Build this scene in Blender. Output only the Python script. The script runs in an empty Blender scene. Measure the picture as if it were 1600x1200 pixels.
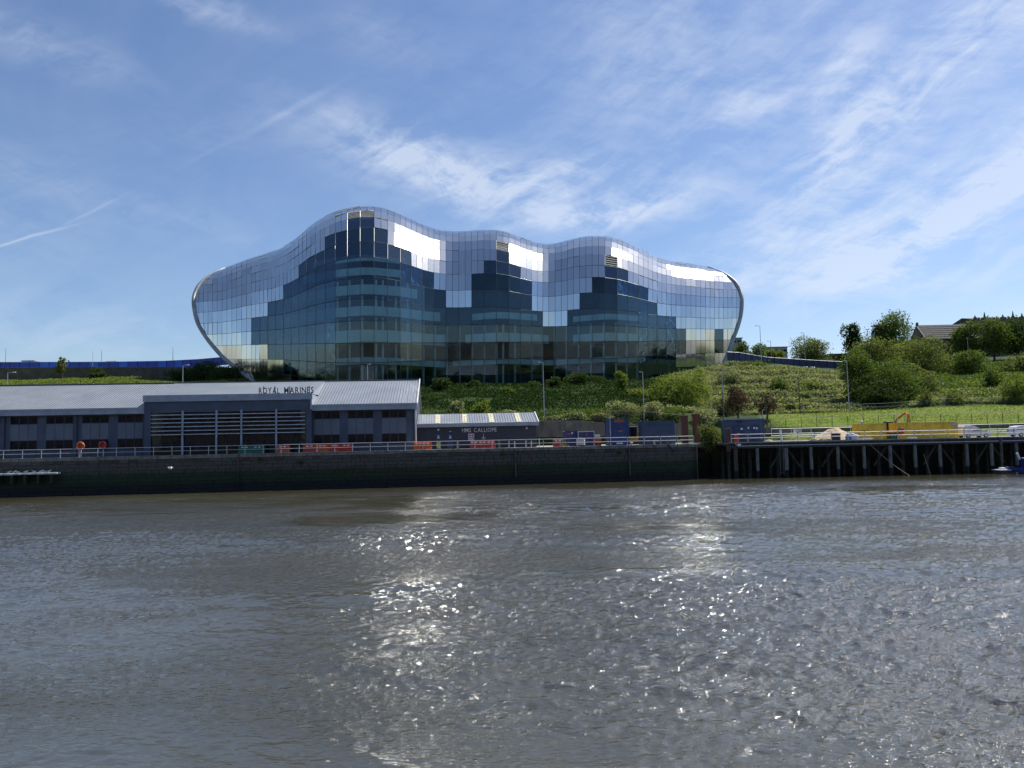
import bpy, math, random
import numpy as np
from mathutils import Vector
random.seed(7); np.random.seed(7)
rng = np.random.default_rng(11)
SC = bpy.context.scene
COL = SC.collection
rad = math.radians
# ------------------------------------------------------------------ camera
CAM = np.array([0.0, 0.0, 5.4]); FPX = 1202.0
PIT, ROL = rad(4.15), rad(1.2)
_f = np.array([0, math.cos(PIT), math.sin(PIT)]); _u0 = np.array([0, -math.sin(PIT), math.cos(PIT)]); _r0 = np.array([1.0, 0, 0])
_r = _r0*math.cos(ROL) - _u0*math.sin(ROL); _u = _u0*math.cos(ROL) + _r0*math.sin(ROL)
cam = bpy.data.cameras.new('camera'); camo = bpy.data.objects.new('camera', cam); COL.objects.link(camo)
from mathutils import Matrix
M3 = Matrix(((_r[0], _u[0], -_f[0]), (_r[1], _u[1], -_f[1]), (_r[2], _u[2], -_f[2])))
camo.matrix_world = Matrix.Translation(Vector(CAM)) @ M3.to_4x4()
cam.sensor_fit = 'HORIZONTAL'; cam.sensor_width = 36; cam.lens = 36*FPX/1600
cam.clip_start = 0.1; cam.clip_end = 6000
SC.camera = camo
# ------------------------------------------------------------------ sun and sky
SUN_AZ, SUN_EL = rad(56), rad(54)
SV = Vector((math.cos(SUN_EL)*math.sin(SUN_AZ), math.cos(SUN_EL)*math.cos(SUN_AZ), math.sin(SUN_EL)))
sl = bpy.data.lights.new('sun', 'SUN'); sl.energy = 4.0; sl.angle = rad(0.53); sl.color = (1.0, 0.95, 0.88)
so = bpy.data.objects.new('sun', sl); COL.objects.link(so); so.rotation_euler = SV.to_track_quat('Z', 'Y').to_euler(); so.location = (60, 40, 120)
SC.view_settings.view_transform = 'Standard'; SC.view_settings.look = 'None'; SC.view_settings.gamma = 1; SC.view_settings.use_curve_mapping = False
SC.view_settings.exposure = 0.72
SC.render.engine = 'CYCLES'
SC.cycles.use_denoising = True; SC.cycles.sample_clamp_indirect = 40; SC.cycles.sample_clamp_direct = 12; SC.cycles.max_bounces = 8; SC.cycles.transparent_max_bounces = 12; SC.cycles.blur_glossy = 0.1

def ray(px, py):
    d = _f + _r*((px-800)/FPX) + _u*((600-py)/FPX); return d
def at(px, py, Y):
    d = ray(px, py); k = (Y-CAM[1])/d[1]; return CAM + d*k
def proj(P):
    P = np.asarray(P, float) - CAM; z = P@_f; return 800+FPX*(P@_r)/z, 600-FPX*(P@_u)/z
def solveX(px, Y, Z):
    k = (px-800)/FPX; y = Y-CAM[1]; z = Z-CAM[2]
    return (k*(y*_f[1]+z*_f[2]) - y*_r[1] - z*_r[2])/_r[0] + CAM[0]

W = bpy.data.worlds.new('World'); SC.world = W; W.use_nodes = True
nt = W.node_tree; nt.nodes.clear()
class NB:
    def __init__(s, nt): s.nt = nt
    def n(s, t, **k):
        o = s.nt.nodes.new(t)
        for a, b in k.items(): setattr(o, a, b)
        return o
    def l(s, a, b): s.nt.links.new(a, b)
    def m(s, op, a, b=None, c=None, clamp=False):
        o = s.n('ShaderNodeMath', operation=op); o.use_clamp = clamp
        for i, v in enumerate((a, b, c)):
            if v is None: continue
            if isinstance(v, (int, float)): o.inputs[i].default_value = v
            else: s.l(v, o.inputs[i])
        return o.outputs[0]
    def noise(s, vec, scale, detail=4, rough=.5, dist=0, dim='3D'):
        o = s.n('ShaderNodeTexNoise'); o.noise_dimensions = dim
        if vec is not None: s.l(vec, o.inputs['Vector'])
        o.inputs['Scale'].default_value = scale; o.inputs['Detail'].default_value = detail
        o.inputs['Roughness'].default_value = rough; o.inputs['Distortion'].default_value = dist
        return o.outputs[0]
    def xyz(s, x, y, z=0.0):
        o = s.n('ShaderNodeCombineXYZ')
        for i, v in enumerate((x, y, z)):
            if isinstance(v, (int, float)): o.inputs[i].default_value = v
            else: s.l(v, o.inputs[i])
        return o.outputs[0]
    def ramp(s, v, stops, interp='LINEAR'):
        o = s.n('ShaderNodeValToRGB'); s.l(v, o.inputs[0]); cr = o.color_ramp; cr.interpolation = interp
        while len(cr.elements) < len(stops): cr.elements.new(.5)
        for e, (p, c) in zip(cr.elements, stops):
            e.position = p; e.color = (c, c, c, 1) if isinstance(c, (int, float)) else (*c[:3], 1)
        return o.outputs[0]
    def mix(s, f, a, b, bt='MIX'):
        o = s.n('ShaderNodeMix', data_type='RGBA', blend_type=bt)
        for i, v in ((0, f), (6, a), (7, b)):
            if isinstance(v, (int, float)): o.inputs[i].default_value = v
            elif isinstance(v, tuple): o.inputs[i].default_value = (*v[:3], 1)
            else: s.l(v, o.inputs[i])
        return o.outputs[2]
B = NB(nt)
sky = B.n('ShaderNodeTexSky', sky_type='NISHITA'); sky.sun_disc = False
sky.sun_elevation = SUN_EL; sky.sun_rotation = SUN_AZ
sky.altitude = 0; sky.air_density = 1.0; sky.dust_density = 0.6; sky.ozone_density = 2.5
tc = B.n('ShaderNodeTexCoord'); sep = B.n('ShaderNodeSeparateXYZ'); B.l(tc.outputs['Generated'], sep.inputs[0])
AZ = B.m('MULTIPLY', B.m('ARCTAN2', sep.outputs[0], sep.outputs[1]), FPX)
EL = B.m('MULTIPLY', B.m('ARCSINE', sep.outputs[2]), FPX)
def azel(px, py):
    d = ray(px, py); d = d/np.linalg.norm(d)
    return math.atan2(d[0], d[1])*FPX, math.asin(d[2])*FPX
AE = B.xyz(AZ, EL)
# gentle warp of the sky coordinates so that the cloud edges curl
wn = B.n('ShaderNodeTexNoise'); wn.noise_dimensions = '2D'; B.l(AE, wn.inputs['Vector']); wn.inputs['Scale'].default_value = .006; wn.inputs['Detail'].default_value = 3
ws = B.n('ShaderNodeSeparateColor'); B.l(wn.outputs['Color'], ws.inputs[0])
AW = B.m('ADD', AZ, B.m('MULTIPLY', B.m('SUBTRACT', ws.outputs[0], .5), 60))
EW = B.m('ADD', EL, B.m('MULTIPLY', B.m('SUBTRACT', ws.outputs[1], .5), 46))
def blob(px, py, sx, sy, ang, st, A=AW, E=EW):
    a0, e0 = azel(px, py); c, s_ = math.cos(rad(ang)), math.sin(rad(ang))
    da = B.m('SUBTRACT', A, a0); de = B.m('SUBTRACT', E, e0)
    p = B.m('DIVIDE', B.m('ADD', B.m('MULTIPLY', da, c), B.m('MULTIPLY', de, s_)), sx)
    q = B.m('DIVIDE', B.m('SUBTRACT', B.m('MULTIPLY', de, c), B.m('MULTIPLY', da, s_)), sy)
    r2 = B.m('ADD', B.m('MULTIPLY', p, p), B.m('MULTIPLY', q, q))
    return B.m('MULTIPLY', B.m('EXPONENT', B.m('MULTIPLY', r2, -1)), st)
mask = None
for b in [(640,250,170,40,-16,.8),(790,290,190,50,-8,.8),(930,332,130,20,4,1.0),(900,262,60,16,14,.45),
          (1290,395,190,60,8,.60),(1480,345,200,36,32,1.0),(1350,300,160,60,18,.5),(1600,250,120,34,40,.8),
          (1180,165,110,38,12,.42),(1060,300,120,50,8,.3),(1310,180,34,90,-25,.6),(1430,130,260,40,32,.6),(1560,60,200,70,30,.35),
          (1010,90,130,120,60,.2),(1250,60,420,150,0,.32),(1240,440,220,20,-2,.4),
          (60,62,110,24,-14,.42),(310,8,110,18,-10,.5),(600,60,120,40,-20,.18),(320,215,90,30,12,.14),(220,520,260,45,0,.28),(240,330,260,22,-10,.14),
          (2300,300,500,160,10,.6),(-900,250,500,120,5,.4),(800,-700,900,200,10,.4)]:
    g = blob(*b); mask = g if mask is None else B.m('ADD', mask, g)
# fibres: fine noise stretched along two slanting directions
def fibres(ang, sx, sy, seed):
    c, s_ = math.cos(rad(ang)), math.sin(rad(ang))
    p = B.m('ADD', B.m('MULTIPLY', AW, c*sx), B.m('MULTIPLY', EW, s_*sx))
    q = B.m('SUBTRACT', B.m('MULTIPLY', EW, c*sy), B.m('MULTIPLY', AW, s_*sy))
    return B.noise(B.xyz(p, B.m('ADD', q, seed)), 1.0, 7, .62, .18, '2D')
f1 = fibres(24, .0045, .020, 3.3); f2 = fibres(-12, .007, .034, 9.1); f3 = B.noise(B.xyz(B.m('MULTIPLY', AW, .011), B.m('MULTIPLY', EW, .022)), 1.0, 7, .68, .25, '2D')
ff = B.m('ADD', B.m('ADD', B.m('MULTIPLY', f1, .55), B.m('MULTIPLY', f2, .30)), B.m('MULTIPLY', f3, .35))
ff = B.m('MULTIPLY', B.m('SUBTRACT', ff, .50), 4.0, clamp=True)
cl = B.m('MULTIPLY', mask, B.m('ADD', B.m('MULTIPLY', ff, .66), .08))
veil = B.m('MULTIPLY', B.noise(AE, .0028, 5, .6, 1.0, '2D'), .10)
cl = B.m('ADD', cl, B.m('MULTIPLY', veil, 1.0))
# contrails: narrow lens-shaped streaks high up
def trail(x0, y0, x1, y1, w, st):
    a0, e0 = azel(x0, y0); a1, e1 = azel(x1, y1)
    L = math.hypot(a1-a0, e1-e0); an = math.degrees(math.atan2(e1-e0, a1-a0))
    wa = B.m('ADD', AZ, B.m('MULTIPLY', B.m('SUBTRACT', ws.outputs[2], .5), 6)); we = B.m('ADD', EL, B.m('MULTIPLY', B.m('SUBTRACT', ws.outputs[1], .5), 10))
    return blob((x0+x1)/2, (y0+y1)/2, L*.42, w, an, st, wa, we)
for t_ in [(385,212,525,135,5,.15),(270,268,370,215,3,.05),(-60,400,120,352,1.7,.30),(90,358,200,302,2.0,.12)]:
    cl = B.m('ADD', cl, trail(*t_))
cl = B.m('MINIMUM', cl, .60)
# nothing of the clouds below the horizon
cl = B.m('MULTIPLY', cl, B.m('MULTIPLY', B.m('ADD', EL, 40), .012, clamp=True))
hue = B.n('ShaderNodeHueSaturation'); hue.inputs['Saturation'].default_value = 1.10; B.l(sky.outputs[0], hue.inputs['Color'])
skyc = B.mix(1.0, hue.outputs[0], (.93, .95, 1.04), 'MULTIPLY')
mixc = B.mix(cl, skyc, (6.6, 7.2, 8.2))
bg = B.n('ShaderNodeBackground'); bg.inputs[1].default_value = 0.075; B.l(mixc, bg.inputs[0])
wo = B.n('ShaderNodeOutputWorld'); B.l(bg.outputs[0], wo.inputs[0])

# ------------------------------------------------------------------ materials
MATS = {}
def pmat(name, col, rough=.6, metal=0.0, var=.15, scale=1.5, bump=0.0, bscale=12, col2=None, spec=.5, island=0.0, stretch=None):
    if name in MATS: return MATS[name]
    m = bpy.data.materials.new(name); m.use_nodes = True; MATS[name] = m
    nt = m.node_tree; b = NB(nt); pr = nt.nodes['Principled BSDF']
    tcn = b.n('ShaderNodeTexCoord'); vec = tcn.outputs['Object']
    if stretch:
        mp = b.n('ShaderNodeMapping'); mp.inputs['Scale'].default_value = stretch; b.l(vec, mp.inputs[0]); vec = mp.outputs[0]
    nz = b.noise(vec, scale, 5, .6)
    c2 = col2 if col2 else tuple(max(0, c*(1-2.2*var)) for c in col)
    c1 = col if col2 else tuple(min(1, c*(1+var)) for c in col)
    fac = b.ramp(nz, [(.32, 0.0), (.68, 1.0)])
    cc = b.mix(fac, c2, c1)
    if island:
        g = b.n('ShaderNodeNewGeometry'); k = b.m('MULTIPLY_ADD', g.outputs['Random Per Island'], 2*island, 1-island)
        cc = b.mix(1.0, cc, b.n('ShaderNodeCombineColor').outputs[0], 'MULTIPLY') if False else b.mix(1.0, cc, b.xyz(k, k, k), 'MULTIPLY')
    b.l(cc, pr.inputs['Base Color'])
    pr.inputs['Metallic'].default_value = metal; pr.inputs['Specular IOR Level'].default_value = spec
    b.l(b.m('MULTIPLY_ADD', nz, .18, rough-.09), pr.inputs['Roughness'])
    if bump:
        bn = b.n('ShaderNodeBump'); bn.inputs['Strength'].default_value = min(1, bump*4); bn.inputs['Distance'].default_value = bump*.25
        b.l(b.noise(vec, bscale, 4, .6), bn.inputs['Height']); b.l(bn.outputs[0], pr.inputs['Normal'])
    return m
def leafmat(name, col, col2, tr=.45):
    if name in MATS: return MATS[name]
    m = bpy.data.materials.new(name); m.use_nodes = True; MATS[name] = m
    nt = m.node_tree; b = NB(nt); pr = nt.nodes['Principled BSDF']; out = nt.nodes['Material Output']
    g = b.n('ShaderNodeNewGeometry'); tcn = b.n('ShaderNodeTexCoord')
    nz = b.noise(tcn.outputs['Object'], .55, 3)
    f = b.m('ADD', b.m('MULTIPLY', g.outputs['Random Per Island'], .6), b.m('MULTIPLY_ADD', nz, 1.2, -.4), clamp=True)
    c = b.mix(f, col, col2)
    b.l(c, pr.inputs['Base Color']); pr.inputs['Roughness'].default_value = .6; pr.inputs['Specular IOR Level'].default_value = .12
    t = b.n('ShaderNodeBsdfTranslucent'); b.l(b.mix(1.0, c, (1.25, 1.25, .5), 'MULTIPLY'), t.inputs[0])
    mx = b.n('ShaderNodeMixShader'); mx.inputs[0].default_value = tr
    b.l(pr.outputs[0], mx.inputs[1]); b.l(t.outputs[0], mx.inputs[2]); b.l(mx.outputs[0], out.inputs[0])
    return m

# ------------------------------------------------------------------ mesh helpers
class Frame:
    def __init__(s, ox, oy, ang): s.o = np.array([ox, oy]); s.a = ang; s.e = np.array([math.cos(ang), math.sin(ang)]); s.n = np.array([-math.sin(ang), math.cos(ang)])
    def w(s, a, t, z=0): p = s.o + a*s.e + t*s.n; return np.array([p[0], p[1], z])
    def q(s, px, py, t):
        d = ray(px, py); k = (t - (CAM[:2]-s.o)@s.n)/(d[:2]@s.n); P = CAM + d*k
        return (P[:2]-s.o)@s.e, P[2]
WF = Frame(0, 0, 0)
def tag(o, label=None, cat=None, group=None, kind=None):
    if label: o['label'] = label
    if cat: o['category'] = cat
    if group: o['group'] = group
    if kind: o['kind'] = kind
    return o
def thing(name, label, cat, F, s, t, z, group=None):
    o = bpy.data.objects.new(name, None); COL.objects.link(o); w = F.w(s, t, z)
    o.location = w; o.rotation_euler = (0, 0, F.a); o.empty_display_size = .3
    MB.OFF[o.name] = (s, t, z); return tag(o, label, cat, group)
def npmesh(name, V, Fq, mat, smooth=False):
    V = np.asarray(V, np.float32); Fq = np.asarray(Fq, np.int32); k = Fq.shape[1]
    me = bpy.data.meshes.new(name); me.vertices.add(len(V)); me.vertices.foreach_set('co', V.ravel())
    me.loops.add(Fq.size); me.loops.foreach_set('vertex_index', Fq.ravel())
    me.polygons.add(len(Fq)); me.polygons.foreach_set('loop_start', np.arange(0, Fq.size, k, dtype=np.int32)); me.polygons.foreach_set('loop_total', np.full(len(Fq), k, np.int32))
    if smooth: me.polygons.foreach_set('use_smooth', np.ones(len(Fq), bool))
    me.update(calc_edges=True); me.materials.append(mat); return me
def link(name, me, parent=None):
    o = bpy.data.objects.new(name, me); COL.objects.link(o)
    if parent: o.parent = parent
    return o
class MB:
    OFF = {}
    def __init__(s): s.v = []; s.f = []
    def add(s, vs, fs):
        n = len(s.v); s.v += [tuple(map(float, p)) for p in vs]; s.f += [tuple(i+n for i in f) for f in fs]; return s
    def box(s, x0, x1, y0, y1, z0, z1):
        return s.add([(x0,y0,z0),(x1,y0,z0),(x1,y1,z0),(x0,y1,z0),(x0,y0,z1),(x1,y0,z1),(x1,y1,z1),(x0,y1,z1)],
              [(3,2,1,0),(4,5,6,7),(0,1,5,4),(1,2,6,5),(2,3,7,6),(3,0,4,7)])
    def cbox(s, x0, x1, y0, y1, z0, z1, c=.03):
        # box with chamfered vertical and top edges
        a = [(x0+c,y0),(x1-c,y0),(x1,y0+c),(x1,y1-c),(x1-c,y1),(x0+c,y1),(x0,y1-c),(x0,y0+c)]
        cx, cy = (x0+x1)/2, (y0+y1)/2; sh = lambda p: (p[0]+math.copysign(min(c,abs(cx-p[0])), cx-p[0]), p[1]+math.copysign(min(c,abs(cy-p[1])), cy-p[1]))
        vs = [(p[0],p[1],z0) for p in a]+[(p[0],p[1],z1-c) for p in a]+[(*sh(p),z1) for p in a]
        fs = [tuple(range(7,-1,-1)), tuple(range(16,24))]
        for k in (0,8):
            for i in range(8): fs.append((k+i,k+(i+1)%8,k+8+(i+1)%8,k+8+i))
        return s.add(vs, fs)
    def tube(s, p, q, r, r2=None, n=6, cap=True):
        p = Vector(p); q = Vector(q); d = q-p
        if d.length < 1e-6: return s
        r2 = r if r2 is None else r2; d.normalize(); a = d.orthogonal().normalized(); b = d.cross(a)
        vs = [];
        for c, rr in ((p, r), (q, r2)):
            for i in range(n):
                t = 2*math.pi*(i+.5)/n; vs.append(c+a*(rr*math.cos(t))+b*(rr*math.sin(t)))
        fs = [(i,(i+1)%n,n+(i+1)%n,n+i) for i in range(n)]
        if cap: fs += [tuple(range(n-1,-1,-1)), tuple(range(n,2*n))]
        return s.add(vs, fs)
    def path(s, pts, r, n=6):
        for a, b in zip(pts[:-1], pts[1:]): s.tube(a, b, r, n=n)
        return s
    def prism(s, prof, x0, x1):          # profile of (y, z), extruded along x
        n = len(prof); vs = [(x0,y,z) for y,z in prof]+[(x1,y,z) for y,z in prof]
        return s.add(vs, [(i,(i+1)%n,n+(i+1)%n,n+i) for i in range(n)]+[tuple(range(n-1,-1,-1)), tuple(range(n,2*n))])
    def lathe(s, c, prof, n=12, axis='z'):
        vs = []; N = len(prof)
        for r, h in prof:
            for i in range(n):
                t = 2*math.pi*i/n; a, b = r*math.cos(t), r*math.sin(t)
                vs.append((c[0]+a, c[1]+b, c[2]+h) if axis=='z' else ((c[0]+a, c[1]+h, c[2]+b) if axis=='y' else (c[0]+h, c[1]+a, c[2]+b)))
        fs = [(k*n+i,k*n+(i+1)%n,(k+1)*n+(i+1)%n,(k+1)*n+i) for k in range(N-1) for i in range(n)]
        fs += [tuple(range(n-1,-1,-1)), tuple(range((N-1)*n, N*n))]
        return s.add(vs, fs)
    def quad(s, a, b, c, d): return s.add([a,b,c,d], [(0,1,2,3)])
    def sweep(s, pts, r0, n=10):
        pts = [Vector(p) for p in pts]; N = len(pts); vs = []
        for i, p in enumerate(pts):
            d = (pts[min(i+1,N-1)]-pts[max(i-1,0)]).normalized(); a = d.cross(Vector((1,0,0))); a = a.normalized() if a.length > .1 else d.orthogonal().normalized(); b = d.cross(a)
            r = r0[i] if isinstance(r0, list) else r0
            vs += [p+a*(r*math.cos(2*math.pi*k/n))+b*(r*math.sin(2*math.pi*k/n)) for k in range(n)]
        return s.add(vs, [(i*n+k,i*n+(k+1)%n,(i+1)*n+(k+1)%n,(i+1)*n+k) for i in range(N-1) for k in range(n)]+[tuple(range(n-1,-1,-1)), tuple(range((N-1)*n,N*n))])
    def mesh(s, name, mat, off=(0,0,0), smooth=False):
        me = bpy.data.meshes.new(name); me.from_pydata([(a-off[0],b-off[1],c-off[2]) for a,b,c in s.v], [], s.f)
        me.materials.append(mat)
        if smooth:
            for p in me.polygons: p.use_smooth = True
        me.update(); return me
    def build(s, name, mat, parent=None, F=None, base=None, smooth=False, kind=None):
        """under a parent thing: coordinates are those of the thing's frame; else top level at base (s,t,z) of F"""
        if parent is not None:
            off = MB.OFF[parent.name]; o = link(name, s.mesh(name, mat, off, smooth), parent); MB.OFF[o.name] = off
        else:
            base = base or (0,0,0); F = F or WF
            o = link(name, s.mesh(name, mat, base, smooth)); o.location = F.w(*base); o.rotation_euler = (0,0,F.a); MB.OFF[o.name] = base
        if kind: o['kind'] = kind
        return o
def copy_tree(o, loc=None, parent=None, dz=0):
    c = o.copy(); COL.objects.link(c)
    if parent is not None: c.parent = parent
    if loc is not None: c.location = loc
    for ch in list(o.children): copy_tree(ch, None, c)
    return c
def lettering(txt, height, depth, mat, parent, x0, y, z0, x1=None, name='letter', bold=.0):
    """each letter an upright mesh of its own facing -Y, spread from x0 to x1"""
    items = []; x = 0
    for ch in txt:
        if ch == ' ': x += .5; continue
        cu = bpy.data.curves.new('t', 'FONT'); cu.body = ch; cu.size = 1.0; cu.extrude = .0; cu.offset = bold; cu.resolution_u = 2
        ob = bpy.data.objects.new('t', cu); COL.objects.link(ob); bpy.context.view_layer.update()
        me = bpy.data.meshes.new_from_object(ob.evaluated_get(bpy.context.evaluated_depsgraph_get())); bpy.data.objects.remove(ob); bpy.data.curves.remove(cu)
        co = np.array([v.co[:] for v in me.vertices]); mn = co[:,0].min(); wd = co[:,0].max()-mn
        items.append((ch, me, mn, wd, x)); x += wd+.13
    tot = x-.13; sc = ((x1-x0)/tot) if x1 else height/.7; off = MB.OFF[parent.name]
    for ch, me, mn, wd, xx in items:
        co = np.array([v.co[:] for v in me.vertices]); fs = [tuple(p.vertices) for p in me.polygons]; n = len(co)
        ed = {}
        for f in fs:
            for a, b in zip(f, f[1:]+f[:1]): ed[(a,b)] = 1
        bd = [(a,b) for (a,b) in ed if (b,a) not in ed]
        P = [(x0+(xx+c[0]-mn)*sc-off[0], y-off[1], z0+c[1]*height/.7-off[2]) for c in co]
        V = P+[(a,b+depth,c) for a,b,c in P]
        Fc = [f for f in fs]+[tuple(i+n for i in reversed(f)) for f in fs]+[(b,a,a+n,b+n) for a,b in bd]
        m2 = bpy.data.meshes.new(name); m2.from_pydata(V, [], Fc); m2.materials.append(mat); m2.update(); o = link(name, m2, parent); bpy.data.meshes.remove(me)
# ================================================================== frames of the place
QA = math.atan2(7.0, 83.4)
QF = Frame(-60.1, 90.0, QA)                     # river edge of the stone quay, s grows to the right
S_END = QF.q(1090, 720, 0)[0]                   # its right-hand corner
JF = Frame(0, 97.2, 0)                          # river edge of the timber jetty
DECK = 4.42
# ------------------------------------------------------------------ river
def wave_tile(N, L, lo, hi, dirn, spread, seed):
    r = np.random.default_rng(seed); k = np.fft.fftfreq(N, L/N)*2*math.pi
    kx, ky = np.meshgrid(k, k, indexing='ij'); kk = np.hypot(kx, ky)+1e-9
    lam = 2*math.pi/kk; amp = np.where((lam > lo) & (lam < hi), kk**-1.75, 0)
    th = np.arctan2(ky, kx)-dirn; amp *= (.18+np.abs(np.cos(th))**spread)
    h = np.fft.ifft2(amp*np.exp(2j*math.pi*r.random((N, N)))).real
    gx = (np.roll(h, -1, 0)-h)/(L/N); gy = (np.roll(h, -1, 1)-h)/(L/N)
    return h/np.sqrt((gx**2+gy**2).mean())       # unit rms slope
def samp(T, L, x, y):
    N = T.shape[0]; u = x/L*N; v = y/L*N; i = np.floor(u).astype(int); j = np.floor(v).astype(int); a = u-i; b = v-j
    i0, i1, j0, j1 = i % N, (i+1) % N, j % N, (j+1) % N
    return T[i0,j0]*(1-a)*(1-b)+T[i1,j0]*a*(1-b)+T[i0,j1]*(1-a)*b+T[i1,j1]*a*b
def vnoise(x, y, sc, seed):
    r = np.random.default_rng(seed); G = r.random((64, 64)); return samp(G, 64.0*sc, x+1000*sc, y+1000*sc)
T1 = wave_tile(512, 34.0, .7, 3.6, rad(70), 3, 1); T2 = wave_tile(512, 13.0, .16, .55, rad(62), 2, 2); T3 = wave_tile(256, 9.7, .2, .9, rad(118), 2, 5)
nc, nr = 700, 720
ang = np.linspace(-rad(39), rad(39), nc); dist = np.exp(np.linspace(math.log(20), math.log(143), nr))
D_, A_ = np.meshgrid(dist, np.tan(ang), indexing='ij'); Yw = D_-14.0; Xw = A_*D_*1.0
patch = vnoise(Xw, Yw*1.6, 9, 3)*.6+vnoise(Xw, Yw*2.4, 3.7, 4)*.4
amp = (.36+1.2*np.clip((vnoise(Xw*.6+5, Yw*1.9, 13, 12)*.65+patch*.35-.36)*4.0, 0, 1))*np.clip((92-Yw)/14, .25, 1)
fade = np.clip(1.5-Yw/75, .25, 1)
Zw = amp*(.085*samp(T1, 34.0, Xw, Yw)+fade*(.17*samp(T2, 13.0, Xw, Yw)+.15*samp(T3, 9.7, Xw, Yw)))
Zw = Zw*np.clip((39-np.abs(np.degrees(np.arctan(A_))))/2, 0, 1)*np.clip((dist[-1]-D_)/1.0, 0, 1)*np.clip((D_-20)/1.0, 0, 1)
idx = np.arange(nc*nr).reshape(nr, nc)
Fw = np.stack([idx[:-1,:-1], idx[:-1,1:], idx[1:,1:], idx[1:,:-1]], -1).reshape(-1, 4)
m = bpy.data.materials.new('river_water'); m.use_nodes = True; b = NB(m.node_tree); pr = m.node_tree.nodes['Principled BSDF']
tcn = b.n('ShaderNodeTexCoord'); g = tcn.outputs['Object']
mp = b.n('ShaderNodeMapping'); mp.inputs['Scale'].default_value = (1, 2.2, 1); mp.inputs['Rotation'].default_value = (0, 0, rad(14)); b.l(g, mp.inputs[0])
big = b.noise(mp.outputs[0], .035, 4, .55, .6); n1 = b.noise(mp.outputs[0], 3.4, 3, .5); n2 = b.noise(mp.outputs[0], 9, 3, .6); mud = b.noise(mp.outputs[0], .05, 3)
b.l(b.mix(b.ramp(mud, [(.35, 0.0), (.65, 1.0)]), (.046, .044, .027), (.060, .055, .033)), pr.inputs['Base Color'])
pr.inputs['Roughness'].default_value = .05; pr.inputs['IOR'].default_value = 2.1
bn = b.n('ShaderNodeBump'); bn.inputs['Distance'].default_value = .15; sw = b.n('ShaderNodeSeparateXYZ'); b.l(g, sw.inputs[0]); shel = b.m('MULTIPLY_ADD', b.m('MULTIPLY', b.m('SUBTRACT', 93, sw.outputs[1]), .075, clamp=True), .88, .12)
b.l(b.m('MULTIPLY', shel, b.m('MULTIPLY_ADD', b.ramp(big, [(.42, 0.0), (.56, 1.0)]), .60, .16)), bn.inputs['Strength'])
b.l(b.m('ADD', b.m('MULTIPLY', n1, 1.0), b.m('MULTIPLY', n2, .18)), bn.inputs['Height']); b.l(bn.outputs[0], pr.inputs['Normal'])
WATER = m
V = np.stack([Xw, Yw, Zw], -1).reshape(-1, 3).tolist(); Fl = Fw.tolist()
# flat outer water joined to the rippled sheet along its rim
rim = list(idx[0]) + list(idx[1:, -1]) + list(idx[-1, ::-1][1:]) + list(idx[::-1, 0][1:-1])
far_ = []
for i in rim:
    x, y, z = V[i]; dx, dy = x, y-60; l = max(abs(dx)/1500, abs(dy)/ (900 if dy > 0 else 700)); far_.append((dx/l, 60+dy/l if dy < 0 else min(60+dy/l, 135), 0.0))
n0 = len(V); V += far_; nR = len(rim)
for i in range(nR): Fl.append([rim[i], n0+i, n0+(i+1) % nR, rim[(i+1) % nR]])
Varr = np.array(V); 
o = link('river', npmesh('river', Varr, np.array(Fl), m, smooth=True)); tag(o, 'brown grey tidal river with short wind ripples', None, kind='structure')
# ------------------------------------------------------------------ terrain
def hz(px): return 687.3+(800-px)*.0209
def zpx(px, py, Y): return CAM[2]+(hz(px)-py)/FPX*Y
YR = [104,119.5,122.6,126,130,134,142,150,162,176,186,195,203,214,217,240,300,420,1600]
PROF = {-600:[(104,3.9),(119.5,3.9),(123,8),(150,17.5),(214,23.2),(217,27),(420,27)],
 0:[(104,3.9),(119.5,3.9),(123,8),(150,18),(214,24.6),(217,27.5),(420,27.5)],
 180:[(104,3.9),(119.5,3.9),(123,8),(150,18),(214,24.9),(217,27.8),(420,28)],
 260:[(104,3.9),(119.5,3.9),(123,8),(150,17),(200,22),(214,24.2),(217,27.5),(420,28)],
 350:[(104,3.9),(119.5,3.9),(123,8),(150,16),(190,21.5),(214,25),(217,27),(420,28)],
 420:[(104,3.9),(119.5,3.9),(122.6,6),(150,13.5),(186,19),(205,21.5),(217,26.5),(240,27),(420,28)],
 650:[(104,3.9),(119.5,3.9),(122.6,7.6),(150,13.4),(176,18.2),(186,18.4),(420,20)],
 850:[(104,3.9),(119.5,3.9),(122.6,7.6),(150,13.2),(178,18.2),(190,18.6),(420,20)],
 1000:[(104,3.9),(119.5,3.9),(122.6,7.4),(150,13.4),(186,19.4),(420,20)],
 1090:[(104,3.9),(119.5,3.9),(122.6,6.2),(134,9.4),(186,21.4),(203,22),(420,23)],
 1150:[(104,3.9),(119.5,3.9),(122.6,5.4),(126,6.4),(134,9),(150,14),(186,23.3),(195,24.1),(214,25.0),(420,25.5)],
 1240:[(104,3.9),(119.5,3.9),(122.6,6.3),(130,8.4),(134,9),(150,13.4),(186,22.0),(195,22.7),(203,23.0),(214,24.2),(420,25)],
 1330:[(104,3.9),(119.5,3.9),(122.6,6.4),(130,8.7),(134,9.1),(162,15.2),(195,21.5),(203,22.1),(240,24),(420,25)],
 1450:[(104,3.9),(119.5,3.9),(122.6,6.4),(130,9.1),(134,9.6),(162,15.5),(203,22.4),(214,23.6),(240,27.5),(300,29),(420,30)],
 1600:[(104,3.9),(119.5,3.9),(122.6,6.4),(130,9.2),(134,9.8),(162,16),(203,22.6),(214,23.8),(240,28.5),(300,31),(420,32)],
 2300:[(104,3.9),(119.5,3.9),(122.6,6.4),(130,9.2),(134,9.8),(162,16),(203,22.6),(214,23.8),(240,28),(300,30),(420,31)]}
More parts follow.
